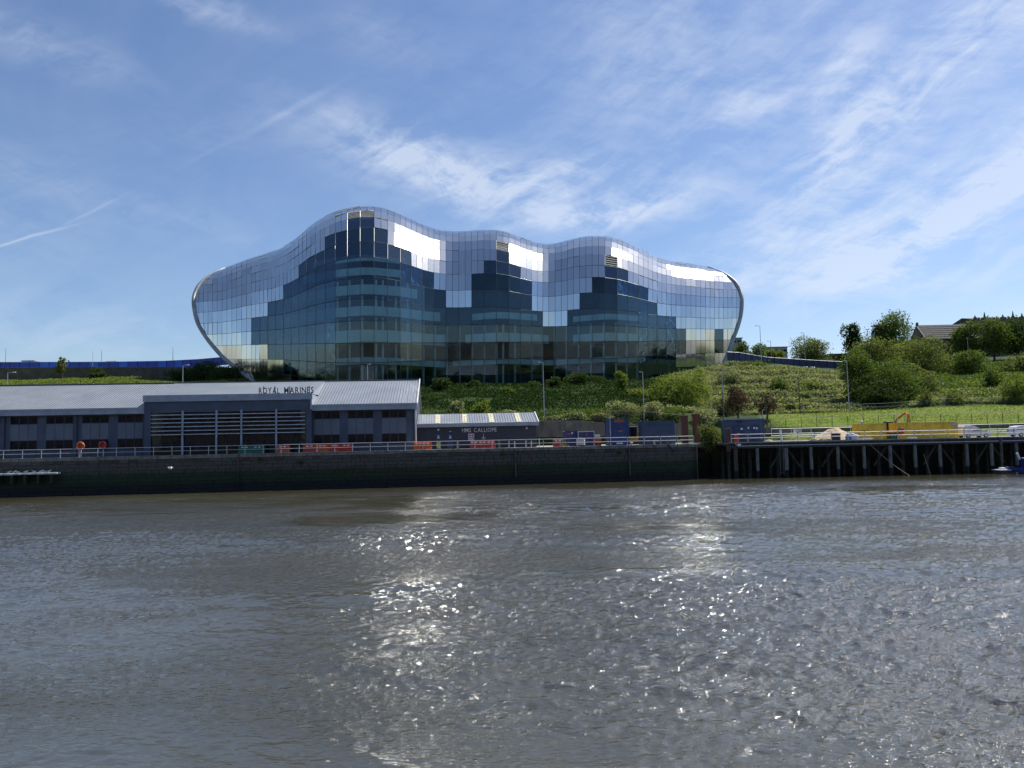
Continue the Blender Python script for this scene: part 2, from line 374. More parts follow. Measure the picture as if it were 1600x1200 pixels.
PX = sorted(PROF); TAB = np.array([[np.interp(y, [a for a,_ in PROF[p]], [c for _,c in PROF[p]]) for y in YR] for p in PX])
def terrain(X, Y):
    X = np.asarray(X, float); Y = np.asarray(Y, float); px = 800+FPX*X/np.maximum(Y, 60); px = np.clip(px, PX[0]+1, PX[-1]-1)
    i = np.clip(np.searchsorted(PX, px)-1, 0, len(PX)-2); pa = np.array(PX, float); fx = (px-pa[i])/(pa[i+1]-pa[i])
    ya = np.array(YR, float); yy = np.clip(Y, ya[0], ya[-1]-1); j = np.clip(np.searchsorted(ya, yy)-1, 0, len(ya)-2); fy = (yy-ya[j])/(ya[j+1]-ya[j])
    z = TAB[i,j]*(1-fx)*(1-fy)+TAB[i+1,j]*fx*(1-fy)+TAB[i,j+1]*(1-fx)*fy+TAB[i+1,j+1]*fx*fy
    # terraced bank right of the concert hall: shallow ledges
    w = np.clip((px-1090)/60, 0, 1)*np.clip((1345-px)/40, 0, 1)*np.clip((Y-133)/4, 0, 1)*np.clip((188-Y)/5, 0, 1)
    st = 1.5; fr = (z/st+.15*np.sin(X*.13))%1.0; z = z+w*(st*(np.clip((fr-.62)/.3, 0, 1)-fr))*1.0
    w2 = np.clip((Y-124)/4, 0, 1); z = z+w2*((vnoise(X, Y, 3.1, 8)-.5)*.5+(vnoise(X, Y, 9.3, 9)-.5)*.8)*np.clip((450-Y)/60, 0, 1)*np.where(Y<134, .35, 1)
    return z
xs = np.concatenate([np.linspace(-1500,-260,14), np.linspace(-250,-110,28), np.arange(-106,170,.75), np.linspace(174,300,24), np.linspace(320,1500,14)])
ys = np.concatenate([np.array([104,112,119.5,121.2,122.0,122.6]), np.arange(123.2,240,.75), np.linspace(241,420,40), np.linspace(440,1600,14)])
GX, GY = np.meshgrid(xs, ys, indexing='ij'); GZ = terrain(GX, GY); n = len(ys)
gi = np.arange(GX.size).reshape(GX.shape); FG = np.stack([gi[:-1,:-1], gi[1:,:-1], gi[1:,1:], gi[:-1,1:]], -1).reshape(-1, 4)
gm = bpy.data.materials.new('bank_grass'); gm.use_nodes = True; b = NB(gm.node_tree); pr = gm.node_tree.nodes['Principled BSDF']
tcn = b.n('ShaderNodeTexCoord'); g = tcn.outputs['Object']; sp = b.n('ShaderNodeSeparateXYZ'); b.l(g, sp.inputs[0])
n1 = b.noise(g, .35, 6, .65); n2 = b.noise(g, 5, 4, .6)
mown = b.mix(b.ramp(n2, [(.3, 0.0), (.7, 1.0)]), (.080, .135, .012), (.150, .215, .022)); mown = b.mix(b.ramp(n1, [(.42, 0.0), (.7, .8)]), mown, (.20, .20, .05))
rough_ = b.mix(b.ramp(n1, [(.35, 0.0), (.65, 1.0)]), (.015, .034, .008), (.034, .062, .013)); rough_ = b.mix(b.m('MULTIPLY', b.ramp(n2, [(.4, 0.0), (.8, .7)]), b.m('MULTIPLY_ADD', b.m('MULTIPLY', b.m('SUBTRACT', sp.outputs[0], 26), .06, clamp=True), .9, .1)), rough_, (.10, .12, .05))  # pale flecks fade out below the hall, painting its shade into the ground
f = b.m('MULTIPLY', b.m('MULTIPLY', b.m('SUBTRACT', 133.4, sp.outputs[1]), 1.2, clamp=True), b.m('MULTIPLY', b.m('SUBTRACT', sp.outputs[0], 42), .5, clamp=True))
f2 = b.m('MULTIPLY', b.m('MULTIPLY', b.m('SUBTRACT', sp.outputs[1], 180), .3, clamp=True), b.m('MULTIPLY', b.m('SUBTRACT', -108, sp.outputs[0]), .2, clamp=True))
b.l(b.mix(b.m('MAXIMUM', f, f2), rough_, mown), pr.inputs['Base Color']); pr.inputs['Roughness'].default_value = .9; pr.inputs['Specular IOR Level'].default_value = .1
bn = b.n('ShaderNodeBump'); bn.inputs['Strength'].default_value = .8; bn.inputs['Distance'].default_value = .12; b.l(b.noise(g, 6, 5, .7), bn.inputs['Height']); b.l(bn.outputs[0], pr.inputs['Normal'])
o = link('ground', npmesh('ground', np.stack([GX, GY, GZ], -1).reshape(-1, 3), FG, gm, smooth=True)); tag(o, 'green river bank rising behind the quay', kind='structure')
# ------------------------------------------------------------------ stone quay wall, its deck
DARKSTONE = bpy.data.materials.new('quay_stone'); DARKSTONE.use_nodes = True; b = NB(DARKSTONE.node_tree); pr = DARKSTONE.node_tree.nodes['Principled BSDF']
gg = b.n('ShaderNodeNewGeometry'); tcn = b.n('ShaderNodeTexCoord'); g = tcn.outputs['Object']; sp = b.n('ShaderNodeSeparateXYZ'); b.l(gg.outputs['Position'], sp.inputs[0])
n1 = b.noise(g, .6, 5, .65); n2 = b.noise(g, 4, 5, .65); zz = b.m('ADD', sp.outputs[2], b.m('MULTIPLY_ADD', n1, 1.1, -.55))
c = b.mix(b.ramp(n2, [(.3, 0.0), (.7, 1.0)]), (.040, .038, .035), (.105, .092, .078))
c = b.mix(b.m('MULTIPLY', b.ramp(n1, [(.5, 0.0), (.7, 1.0)]), .5), c, (.11, .055, .035))
rk = b.m('MULTIPLY_ADD', gg.outputs['Random Per Island'], .7, .6); c = b.mix(1.0, c, b.xyz(rk, rk, rk), 'MULTIPLY')
c = b.mix(b.m('MULTIPLY', b.m('SUBTRACT', 2.75, zz), 1.6, clamp=True), c, (.018, .030, .010))      # weed line
c = b.mix(b.m('MULTIPLY', b.m('SUBTRACT', 1.5, zz), 1.4, clamp=True), c, (.007, .008, .007))        # wet tidal band
b.l(c, pr.inputs['Base Color']); pr.inputs['Roughness'].default_value = .8
bn = b.n('ShaderNodeBump'); bn.inputs['Strength'].default_value = .7; bn.inputs['Distance'].default_value = .05; b.l(n2, bn.inputs['Height']); b.l(bn.outputs[0], pr.inputs['Normal'])
qr = thing('quay_wall', 'dark stone quay wall with a green weed line along the far bank', 'quay wall', QF, 0, 0, 0)
MB().box(-45, S_END-.02, .32, 3.2, -3, 4.0).box(S_END-1.6, S_END-.32, 3.2, 16, -3, 4.0).build('wall_core', DARKSTONE, qr)
def blocks(F, s0, s1, z0, z1, ch, bw, parent, indiv_rows, t=0.0, mat=DARKSTONE, cap=300):
    rows = int(round((z1-z0)/ch)); rest = MB(); items = []
    for r_ in range(rows):
        zb = z1-(r_+1)*ch; s = s0-(bw*.5 if r_ % 2 else 0)-random.random()*.2
        while s < s1:
            w = bw*random.uniform(.75, 1.3); a, e = max(s, s0), min(s+w, s1); s += w
            if e-a < .25: continue
            p = random.uniform(-.035, .035); items.append((r_, a+.012, e-.012, t+p, zb+.01, zb+ch-.012))
    ind = [i for i in items if indiv_rows(i)][:cap]; ids = set(id(i) for i in ind)
    for it in items:
        r_, a, e, p, zl, zh = it
        if id(it) in ids: MB().cbox(a, e, p, p+.36, zl, zh, .025).build('stone_block', mat, parent)
        else: rest.box(a, e, p, p+.36, zl, zh)
    rest.build('stone_courses', mat, parent, kind='stuff')
blocks(QF, -45, S_END, -.9, 4.05, .45, 1.15, qr, lambda i: i[0] in (1, 2, 3) and i[1] > -1)
COPE = pmat('coping_stone', (.20, .185, .16), .8, var=.25, scale=1.2, bump=.03, island=.15)
s = -45.0
while s < S_END-.05:
    w = random.uniform(1.3, 1.9); e = min(s+w, S_END); o = MB().cbox(s+.012, e-.012, -.07, 1.0, 4.05, DECK+random.uniform(-.01,.012), .03).build('coping_stone', COPE, qr); s = e
b = MB()
for k in range(9): b.box(S_END+.0-.33, S_END+.05+random.uniform(-.03,.03), .05, 16, 4.05-.45*(k+1)+.01-.45*2*0, 4.05-.45*k-.01)
b.build('return_face', DARKSTONE, qr, kind='stuff')
CONC = pmat('deck_concrete', (.30, .285, .26), .85, var=.18, scale=.5, bump=.03)
MB().box(-45, S_END, 1.0, 40, 4.2, DECK-.02).build('quay_deck', CONC, None, QF, (0,0,0), kind='structure')
# old timber fenders and a ledge with white droppings on the quay face
TIMBER = pmat('old_timber', (.11, .09, .065), .85, var=.3, scale=1.2, bump=.04, stretch=(6,6,1))
for px, z0, lab in [(805.5,.9,'weathered timber fender post on the quay face below the low dark shed'),(984,.7,'pale timber fender post on the quay face below the blue silo'),(1089,-.4,'thin timber post at the right corner of the quay wall'),(372,-.5,'dark timber fender post on the quay face below the glazed wall')]:
    s, _ = QF.q(px, 720, -.2); o = MB().cbox(s-.09, s+.09, -.24, -.05, z0, 4.3, .03).build('fender_post', TIMBER if px in (805.5,984) else DARKSTONE, None, QF, (s,0,z0)); tag(o, lab, 'post')
s0, z0 = QF.q(-30, 737, -1); s1, _ = QF.q(89, 733, -1)
LED = pmat('ledge_lime', (.66, .68, .66), .8, var=.3, scale=2.0)
lr = thing('landing_ledge', 'pale weathered landing ledge on the quay face where gulls stand', 'ledge', QF, s0, -.6, 2.6)
MB().cbox(s0, s1, -.95, -.07, 2.55, 2.75, .03).build('ledge_slab', LED, lr)
x = s0+.3
while x < s1: MB().cbox(x, x+.22, -.9, -.07, 1.5, 2.54, .02).build('ledge_bracket', DARKSTONE, lr); x += 1.45
# ------------------------------------------------------------------ railings
GALV = pmat('galvanised_rail', (.56, .57, .60), .42, metal=.35, var=.08, scale=3)
def railing(name, label, F, s0, s1, t, z, step, top=.98, mid=.50, zend=None):
    r_ = thing(name, label, 'railing', F, s0, t, z); n = max(1, int(round((s1-s0)/step)))
    post = None
    for i in range(n+1):
        s = s0+(s1-s0)*i/n
        if post is None:
            post = MB().box(-.055, .055, -.055, .055, .0, .02).tube((0,0,.02), (0,0,top), .034, n=8).lathe((0,0,mid), [(.05,-.05),(.05,.05)], 8).lathe((0,0,top), [(.055,-.05),(.055,.045)], 8).mesh('post', GALV)
        o = link('post', post, r_); o.location = (s-s0, 0, 0)
    MB().tube((s0, t, z+top), (s1, t, z+top), .036, n=8).build('top_rail', GALV, r_)
    MB().tube((s0, t, z+mid), (s1, t, z+mid), .030, n=8).build('middle_rail', GALV, r_)
    return r_
railing('quay_railing', 'long two-bar metal railing along the stone quay edge', QF, -42, QF.q(1084, 690, .3)[0], .3, DECK, 2.12)
JX0 = at(1137, 700, 97.2)[0]
railing('jetty_railing', 'long two-bar metal railing along the timber jetty edge', JF, at(1143,690,97.4)[0], 118, .25, 4.5, 2.12)
# ------------------------------------------------------------------ timber jetty
jr = thing('timber_jetty', 'dark timber jetty on square piles right of the stone quay', 'jetty', JF, JX0, 0, 0)
JT = pmat('jetty_timber', (.075, .068, .055), .85, var=.35, scale=.8, bump=.05, stretch=(5,5,1)); JT2 = pmat('jetty_timber_pale', (.19, .19, .17), .85, var=.3, scale=.9, bump=.05, stretch=(5,5,1))
MB().box(JX0, 130, .0, 9.0, 4.12, 4.36).build('deck_slab', JT, jr)
MB().box(JX0, 130, -.14, .30, 4.362, 4.50).build('edge_beam', pmat('edge_timber', (.27,.25,.21), .8, var=.3, scale=1.5, stretch=(.3,3,3)), jr)
MB().box(JX0, 130, -.02, .28, 3.72, 4.10).build('waling', JT, jr)
MB().tube((JX0+1.2,-.22,4.02), (62,-.22,3.98), .05).tube((62,-.22,3.98), (130,-.22,4.05), .05).tube((JX0+1.2,-.22,4.02),(JX0+.9,-.22,4.4),.05).build('service_pipe', GALV, jr)
pil = [1150,1184,1229,1268,1310,1351,1392,1431,1470,1512,1551,1590,1630,1672,1716,1760,1805]
pcs = []
for i, px in enumerate(pil):
    x = at(px, 710, 97.2)[0]; pcs.append(x); wd = .17 if i not in (0,2) else .22
    MB().cbox(x-wd, x+wd, .02, .34, .9, 3.72, .03).build('pile', JT2 if i != 0 else JT, jr)
    MB().cbox(x-wd+.01, x+wd-.01, .03, .33, -2.5, .9, .03).build('pile_foot', DARKSTONE, jr)
    for t in (3.2, 6.2): MB().box(x-.17, x+.17, t, t+.34, -2.5, 4.12).build('rear_pile', JT, jr)
    MB().box(x-.12, x+.12, .36, 8.8, 3.8, 4.1).build('cross_beam', JT, jr)
for a, b_ in zip(pcs[1:-1], pcs[2:]):
    up = (pcs.index(a) % 2 == 0)
    if up: MB().tube((a+.2,.6,3.6), (a+1.9,.6,1.2), .13, n=4).build('brace', JT, jr)
    else: MB().tube((b_-.2,.6,3.6), (b_-1.9,.6,1.2), .13, n=4).build('brace', JT, jr)
o = MB(); x = at(1563.5,700,97.0)[0]; o.tube((x,-.32,-2),(x,-.32,4.4),.16,n=8); o.build('fender_pile', TIMBER, jr)
lad = thing('ladder', 'steel rung ladder on the jetty face near its left end', 'ladder', JF, at(1221,700,97)[0], -.12, 0)
lx = at(1221,700,97)[0]; b = MB()
for dx in (-.22,.22): MB().tube((lx+dx,-.12,.3),(lx+dx,-.12,4.3),.03).build('side_rail', JT2, lad)
for k in range(12): MB().tube((lx-.22,-.12,.6+k*.3),(lx+.22,-.12,.6+k*.3),.02,n=5).build('rung', JT2, lad)
o = MB().box(JX0+.3, 130, 9.0, 9.8, -3, 4.2); o = o.build('bank_wall', DARKSTONE, None, JF, (JX0,9,0)); tag(o, 'dark stone wall behind the jetty piles', 'wall')
o = MB().box(S_END+60, 0, 0, 0, 0, 0) if False else None
xg0 = QF.w(S_END, 14)[0]-1
o = MB().box(xg0-3, JX0+1.0, 9.1, 9.7, -3, 4.2).build('inlet_wall', DARKSTONE, None, JF, (xg0,9.1,0)); o.location.y += .75; tag(o, 'dark wall at the back of the narrow inlet between quay and jetty', 'wall')
YD = pmat('yard_ground', (.27, .25, .215), .9, var=.22, scale=.4, bump=.04)
MB().box(xg0-2, 135, 9.0, 26, 4.0, 4.40).build('yard', YD, None, JF, (0,0,0), kind='structure')
MB().box(JX0, 135, .3, 9.0, 4.362, 4.395).build('jetty_deck_surface', CONC, None, JF, (0,0,0), kind='structure')
ROPE = pmat('rope', (.30, .25, .17), .9, var=.2, scale=8)
def rope(p0, p1, sag, lab):
    pts = [Vector(p0).lerp(Vector(p1), k/10)-Vector((0,0,sag*4*(k/10)*(1-k/10))) for k in range(11)]
    o = MB().path(pts, .035, 5).build('mooring_rope', ROPE, None, WF, tuple(p0)); tag(o, lab, 'rope')
rope(at(1357,692,97), (*at(1421,741,95)[:2], .0), .25, 'long mooring rope slanting from the jetty edge to the water')
rope(at(1443,709,96.9), (*at(1454,740,96)[:2], .0), .05, 'short rope hanging from a pile to the water')
# retaining walls behind the yards
RW = pmat('retaining_concrete', (.17, .155, .13), .88, var=.3, scale=.5, bump=.03, stretch=(1,1,.35))
def poly_wall(name, label, pts, th, mat, cat='wall', panel=None):
    root = thing(name, label, cat, WF, pts[0][0], pts[0][1], pts[0][2])
    for a, c in zip(pts[:-1], pts[1:]):
        L = math.hypot(c[0]-a[0], c[1]-a[1]); n = max(1, int(round(L/(panel or L))))
        for k in range(n):
            f0, f1 = (k+.004)/n, (k+1-.004)/n; A = [a[i]+(c[i]-a[i])*f0 for i in range(4)]; C_ = [a[i]+(c[i]-a[i])*f1 for i in range(4)]
            j = random.uniform(-.012, .012); d = (-(c[1]-a[1])/L*th, (c[0]-a[0])/L*th)
            vs = [(A[0],A[1]+j,A[2]),(C_[0],C_[1]+j,C_[2]),(C_[0]+d[0],C_[1]+d[1],C_[2]),(A[0]+d[0],A[1]+d[1],A[2]),(A[0],A[1]+j,A[3]),(C_[0],C_[1]+j,C_[3]),(C_[0]+d[0],C_[1]+d[1],C_[3]),(A[0]+d[0],A[1]+d[1],A[3])]
            MB().add(vs, [(3,2,1,0),(4,5,6,7),(0,1,5,4),(1,2,6,5),(2,3,7,6),(3,0,4,7)]).build('wall_panel' if n > 1 else 'wall_face', mat, root)
            if panel: MB().add([(x,y-.04,z+(0 if i<4 else 0)) for i,(x,y,z) in enumerate([vs[4],vs[5],vs[6],vs[7]])]+[(x,y-.04,z+.14) for (x,y,z) in [vs[4],vs[5],vs[6],vs[7]]], [(3,2,1,0),(4,5,6,7),(0,1,5,4),(1,2,6,5),(2,3,7,6),(3,0,4,7)]).build('coping', COPE, root)
    return root
def P(px, py, Y): return at(px, py, Y)
def seg(px, Y, ytop, ybot=None, z0=None):
    p = at(px, ytop, Y); return (p[0], Y, z0 if z0 is not None else at(px, ybot, Y)[2], p[2])
poly_wall('retaining_wall', 'grey concrete retaining wall behind the containers on the quay', [seg(300,121,662,z0=3.8), seg(640,121,660,z0=3.8), seg(860,121,658.5,z0=3.8), seg(905,121,658.5,z0=3.8), seg(955,121,663,z0=3.8), seg(1000,121,664,z0=3.8), seg(1066,121,663,z0=3.8)], .5, RW, panel=3.0)
poly_wall('low_retaining_wall', 'low dark retaining wall at the foot of the mown grass behind the sand heap', [seg(1196,122,669,z0=3.9), seg(1345,122,667.5,z0=3.9), seg(1500,122,664,z0=3.9), seg(1700,122,660,z0=3.9), seg(2100,122,655,z0=3.9)], .5, RW, panel=3.2)
FW = pmat('field_stone', (.115, .105, .085), .9, var=.35, scale=.5, bump=.06, col2=(.055,.052,.042))
poly_wall('boundary_wall', 'old dark stone boundary wall above the left grass bank', [seg(-260,214,579,z0=22.5), seg(0,214,574.6,z0=23.5), seg(180,214,574,z0=24.0), seg(280,212,574,z0=23.5), seg(372,205,575,z0=22.5)], .7, FW, panel=5.5)
# ================================================================== concert hall shell
TH = [92,89,86,77,59,54,45,35,27,20,13,7,1,-6,-13,-21,-31,-42,-54,-66,-78,-86]      # inclination of each row above line A
TL = [95,96.5,98]                                                                     # rows below, walking down
NU = len(TH); ROWS = list(range(-3, NU+1))
xl = np.interp(np.arange(-3,NU+1), [-3,-2,-1,0,1,2,3,4,5,6,7,8,9,10,14,NU], [402,378,352,333,320,310,305,303,305,311,320,330,342,352,372,380])
xr = np.interp(np.arange(-3,NU+1), [-3,-2,-1,0,1,2,3,4,5,6,7,8,9,10,14,NU], [1118,1129,1138,1144.5,1151,1156,1158.5,1158.5,1155,1148,1138,1127,1115,1105,1085,1075])
def smooth_tab(xs, ys):
    g = np.arange(280, 1181, 1.0); v = np.interp(g, xs, ys); k = np.exp(-.5*(np.arange(-24,25)/8.0)**2); k /= k.sum()
    pad = np.concatenate([v[0]+(v[0]-v[1:25][::-1])*1, v, v[-1]+(v[-1]-v[-25:-1][::-1])*1]); return g, np.convolve(pad, k, 'valid')
FG_ = smooth_tab([303,333,396,440,480,520,570,620,660,700,740,780,820,860,900,950,1000,1050,1100,1158], [206,203,198,191,184,179,176.5,180,185.5,189.5,188,185.5,189,193,190,186.5,191,197.5,202,209])
YA_ = smooth_tab([303,333,396,567,700,806,960,1120,1158], [542,540.5,538.5,535.8,535.4,534.2,534,531.4,530.5])
SIL = [(303,470),(318,441),(330,432),(342,424),(350,419.5),(380,407),(400,400),(420,395),(440,388),(460,375),(475,361),(490,348),(505,339),(520,332),(540,326),(560,322.5),(575,321.5),(590,322.5),(605,326),(620,331),(640,341),(660,351),(680,358),(700,361.5),(715,362),(735,360.5),(755,358.5),(775,359),(790,361.5),(810,370),(830,378),(850,381.5),(865,381),(885,376),(900,371),(915,368.5),(935,368),(955,369.5),(975,376),(1000,388.5),(1020,399),(1040,406.5),(1060,410),(1080,412),(1095,414.5),(1110,418),(1127,424),(1140,430)]
def ysil(px): return np.interp(px, [a for a,_ in SIL], [b for _,b in SIL])
def section(p, l=None):
    """rows of the skin seen at picture column p (a vertical slice of the hall): points (x, y, z), lowest row first"""
    Y0 = np.interp(p, *FG_); A = at(p, np.interp(p, *YA_), Y0)
    def rows(l):
        pts = [(Y0, A[2])]; Y, Z = Y0, A[2]
        for k, t in enumerate(TH):
            ll = l*(1 if k < 13 else 1.35); Y += ll*math.cos(rad(t)); Z += ll*math.sin(rad(t)); pts.append((Y, Z))
        lo = []; Y, Z = Y0, A[2]; l2 = .5*l+2.0
        for t, q in zip(TL, (1, .93, .85)): Y -= l2*q*math.cos(rad(t)); Z -= l2*q*math.sin(rad(t)); lo.append((Y, Z))
        return [(solveX(p, Y, Z), Y, Z) for Y, Z in lo[::-1]+pts]
    if l is not None: return np.array(rows(l))
    a, b = 1.2, 7.0
    for _ in range(22):
        l = (a+b)/2
        if min(proj(q)[1] for q in rows(l)[8:20]) > ysil(p): a = l
        else: b = l
    return (a+b)/2
PG_ = np.arange(300.0, 1164.1, 3.0); LG_ = np.array([section(min(max(p, 348), 1108)) for p in PG_])
k_ = np.exp(-.5*(np.arange(-9,10)/3.2)**2); k_ /= k_.sum(); LG_ = np.convolve(np.concatenate([np.full(9, LG_[0]), LG_, np.full(9, LG_[-1])]), k_, 'valid')
SG_ = np.array([section(p, l) for p, l in zip(PG_, LG_)])          # fine table (column, row, xyz)
def skin_at(p, r_): return np.array([np.interp(p, PG_, SG_[:,r_,i]) for i in range(3)])
NCOL = 104
L4 = np.stack([(PG_-800)/FPX*np.interp(PG_, *FG_), np.interp(PG_, *FG_)], 1); arc = np.concatenate([[0], np.cumsum(np.hypot(*(L4[1:]-L4[:-1]).T))])
pcol = np.interp(np.linspace(arc[1], np.interp(1158.5, PG_, arc), NCOL+1), arc, PG_)
G = np.array([[skin_at(min(max(p, xl[r_]), xr[r_]), r_) for r_ in range(NU+4)] for p in pcol])
PXc = np.array([[proj(G[i,r_])[0] for r_ in range(G.shape[1])] for i in range(NCOL+1)])
def gr(k): return k+3                       # row name -> index of its lower edge
# glass extents per row (row k = between line k and k+1), px on the front
GL = {-3:[(455,1085)],-2:[(437,1052)],-1:[(421,1070)],0:[(395,1070)],1:[(395,854),(854,1052)],2:[(421,701),(731,839),(883,1033)],3:[(444,672),(746,825),(906,1009)],
      4:[(471,642),(761,809),(930,982)],5:[(503,609),(776,792),(954,982)],6:[(540,576)],-99:[]}
GL[1] = [(395,854),(883,1052)]; GL[2] = [(421,701),(731,839),(906,1033)]; GL[3] = [(444,672),(746,825),(930,1009)]; GL[4] = [(471,642),(761,809),(954,982)]; GL[5] = [(503,609),(776,792)]; GL[0] = [(395,1070)]; GL[-1] = [(421,1070)]
WIN = {1:[(354,370)],0:[(354,370),(1112,1127)],-1:[(1112,1127)]}
LOUV = {7:[(542,577)],6:[(775,791)],5:[(951,968)]}
STEEL = bpy.data.materials.new('brushed_steel'); STEEL.use_nodes = True; b = NB(STEEL.node_tree); pr = STEEL.node_tree.nodes['Principled BSDF']
g = b.n('ShaderNodeTexCoord').outputs['Object']; oi = b.n('ShaderNodeNewGeometry').outputs['Random Per Island']; obi = b.n('ShaderNodeObjectInfo').outputs['Random']
mp = b.n('ShaderNodeMapping'); mp.inputs['Scale'].default_value = (3, 3, .3); b.l(g, mp.inputs[0]); nz = b.noise(mp.outputs[0], 1.5, 4)
vv = b.m('MULTIPLY_ADD', b.m('FRACT', b.m('ADD', oi, obi)), .09, .63); vv = b.m('ADD', vv, b.m('MULTIPLY_ADD', nz, .10, -.05))
b.l(b.xyz(vv, b.m('MULTIPLY', vv, 1.015), b.m('MULTIPLY', vv, .98)), pr.inputs['Base Color'])
pr.inputs['Metallic'].default_value = 1.0; b.l(b.m('MULTIPLY_ADD', nz, .05, .115), pr.inputs['Roughness'])
GLASS = bpy.data.materials.new('tinted_glass'); GLASS.use_nodes = True; b = NB(GLASS.node_tree); nt_ = GLASS.node_tree; nt_.nodes.remove(nt_.nodes['Principled BSDF'])
tr = b.n('ShaderNodeBsdfTransparent'); tr.inputs[0].default_value = (.72, .84, .87, 1); gl = b.n('ShaderNodeBsdfGlossy'); gl.inputs['Roughness'].default_value = .035; gl.inputs['Color'].default_value = (.70, .80, .88, 1)
g = b.n('ShaderNodeTexCoord').outputs['Object']; bn = b.n('ShaderNodeBump'); bn.inputs['Strength'].default_value = .35; bn.inputs['Distance'].default_value = .03; b.l(b.noise(g, .8, 2), bn.inputs['Height']); b.l(bn.outputs[0], gl.inputs['Normal'])
fr = b.n('ShaderNodeFresnel'); fr.inputs[0].default_value = 1.5; mx = b.n('ShaderNodeMixShader'); b.l(b.m('MULTIPLY_ADD', fr.outputs[0], .9, .015, clamp=True), mx.inputs[0]); b.l(tr.outputs[0], mx.inputs[1]); b.l(gl.outputs[0], mx.inputs[2]); b.l(mx.outputs[0], nt_.nodes['Material Output'].inputs[0])
BACK = pmat('shell_lining', (.05,.052,.055), .8, var=.1); LOUVM = pmat('louvre_metal', (.62,.60,.55), .45, metal=.5, var=.1); BARM = pmat('glazing_bar', (.12,.14,.15), .4, metal=.6, var=.1)
RIMM = pmat('rim_steel', (.36,.37,.37), .5, metal=.4, var=.12, scale=.6)
base = (0.0, 190.0, 18.5)
hall = thing('concert_hall', 'large curving concert hall clad in silver steel panels and dark glass on the hill', 'concert hall', WF, *base)
def inr(px, spans): return any(a <= px <= c for a, c in spans)
kind = {}
for r_ in range(G.shape[1]-1):
    k = r_-3
    for j in range(0, NCOL, 2):
        c = (PXc[j,r_]+PXc[j+2,r_]+PXc[j,r_+1]+PXc[j+2,r_+1])/4; t = 'S'
        if inr(c, GL.get(k, [])): t = 'G'
        if inr(c, LOUV.get(k, [])): t = 'L'
        kind[(j,r_)] = t
        if t == 'S' and any(abs(c-(a_+c_)/2) < 4.2 for a_, c_ in WIN.get(k, [])): kind[(j,r_)] = 'G'
def quadn(a, b_, c, d):
    n_ = np.cross(c-a, d-b_); n_ = n_/(np.linalg.norm(n_)+1e-9); return n_ if n_[1] < 0 or n_[2] > 0 else n_
def outward(j, r_):
    a, b_, c, d = G[j,r_], G[min(j+1,NCOL),r_], G[min(j+1,NCOL),r_+1], G[j,r_+1]; n_ = np.cross(b_-a, d-a); return n_/np.linalg.norm(n_)
def nrm(q):
    n_ = np.cross(q[2]-q[0], q[3]-q[1]); return n_/(np.linalg.norm(n_)+1e-9)
def panel(c4, gap, tilt, th=.10, lift=0.0):
    a, b_, c, d = [np.array(q) for q in c4]; ctr = (a+b_+c+d)/4
    h = (b_-a+c-d); h /= np.linalg.norm(h); v = (d-a+c-b_); v /= np.linalg.norm(v); P_ = []; n_ = np.cross(h, v); n_ /= np.linalg.norm(n_)
    for q in (a, b_, c, d):
        r = q-ctr; x, y = r@h, r@v; q2 = q-n_*(r@n_)*.85-h*math.copysign(min(gap, abs(x)*.5), x)-v*math.copysign(gap, y); P_.append(q2+n_*(lift+tilt[0]*x+tilt[1]*y))
    Bk = [q-n_*th for q in P_]; return P_+Bk, [(0,1,2,3),(4,7,6,5),(0,4,5,1),(1,5,6,2),(2,6,7,3),(3,7,4,0)]
PS, PG = [], []; bars = MB(); lining = MB(); louv = []
for (j,r_), t in kind.items():
    P2 = [G[j,r_], G[j+2,r_], G[j+2,r_+1], G[j,r_+1]]
    if min(np.linalg.norm(P2[1]-P2[0]), np.linalg.norm(P2[2]-P2[3])) < .05 and max(np.linalg.norm(P2[1]-P2[0]), np.linalg.norm(P2[2]-P2[3])) < .6: continue
    vis = True
    area = 0
    if t == 'G':
        n_ = nrm(P2); pa = [np.array(proj(q)) for q in P2]; ar = abs(np.cross(pa[2]-pa[0], pa[3]-pa[1]))/2
        PG.append((ar if r_ > 0 else ar*.3, panel(P2, .05, (random.gauss(0,.0035), random.gauss(0,.005)), .06)))
        for a, b_ in ((P2[0],P2[1]),(P2[0],P2[3])): bars.tube(a-n_*.06, b_-n_*.06, .075, n=4)
        if random.random() < .8: bars.tube(P2[3]-n_*.06, P2[2]-n_*.06, .07, n=4)
    elif t == 'L': louv.append((j, r_, P2))
    else:
        tl = (random.gauss(0,.020), random.gauss(0,.018))
        for j2 in (j, j+1):
            q4 = [G[j2,r_], G[j2+1,r_], G[j2+1,r_+1], G[j2,r_+1]]
            if max(np.linalg.norm(q4[1]-q4[0]), np.linalg.norm(q4[2]-q4[3])) < .12: continue
            pa = [np.array(proj(q)) for q in q4]; ar = abs(np.cross(pa[2]-pa[0], pa[3]-pa[1]))/2 if r_ < 15 else 0
            PS.append((ar, panel(q4, .042, (tl[0]+random.gauss(0,.004), tl[1]+random.gauss(0,.004)))))
            n_ = nrm(q4); lining.add([q-n_*.16 for q in q4]+[q-n_*.24 for q in q4], [(0,1,2,3),(7,6,5,4),(0,4,5,1),(1,5,6,2),(2,6,7,3),(3,7,4,0)])
lining.build('shell_lining', BACK, hall, kind='stuff')
for nm, LST, mat in (('steel_panel', PS, STEEL), ('glass_pane', PG, GLASS)):
    LST.sort(key=lambda q: -q[0]); rest = MB()
    for i, (ar, (v_, f_)) in enumerate(LST):
        if i < 300: MB().add(v_, f_).build(nm, mat, hall)
        else: rest.add(v_, f_)
    if rest.v: rest.build(nm+'s_beyond', mat, hall, kind='stuff')
bars.build('glazing_bars', BARM, hall, kind='stuff')
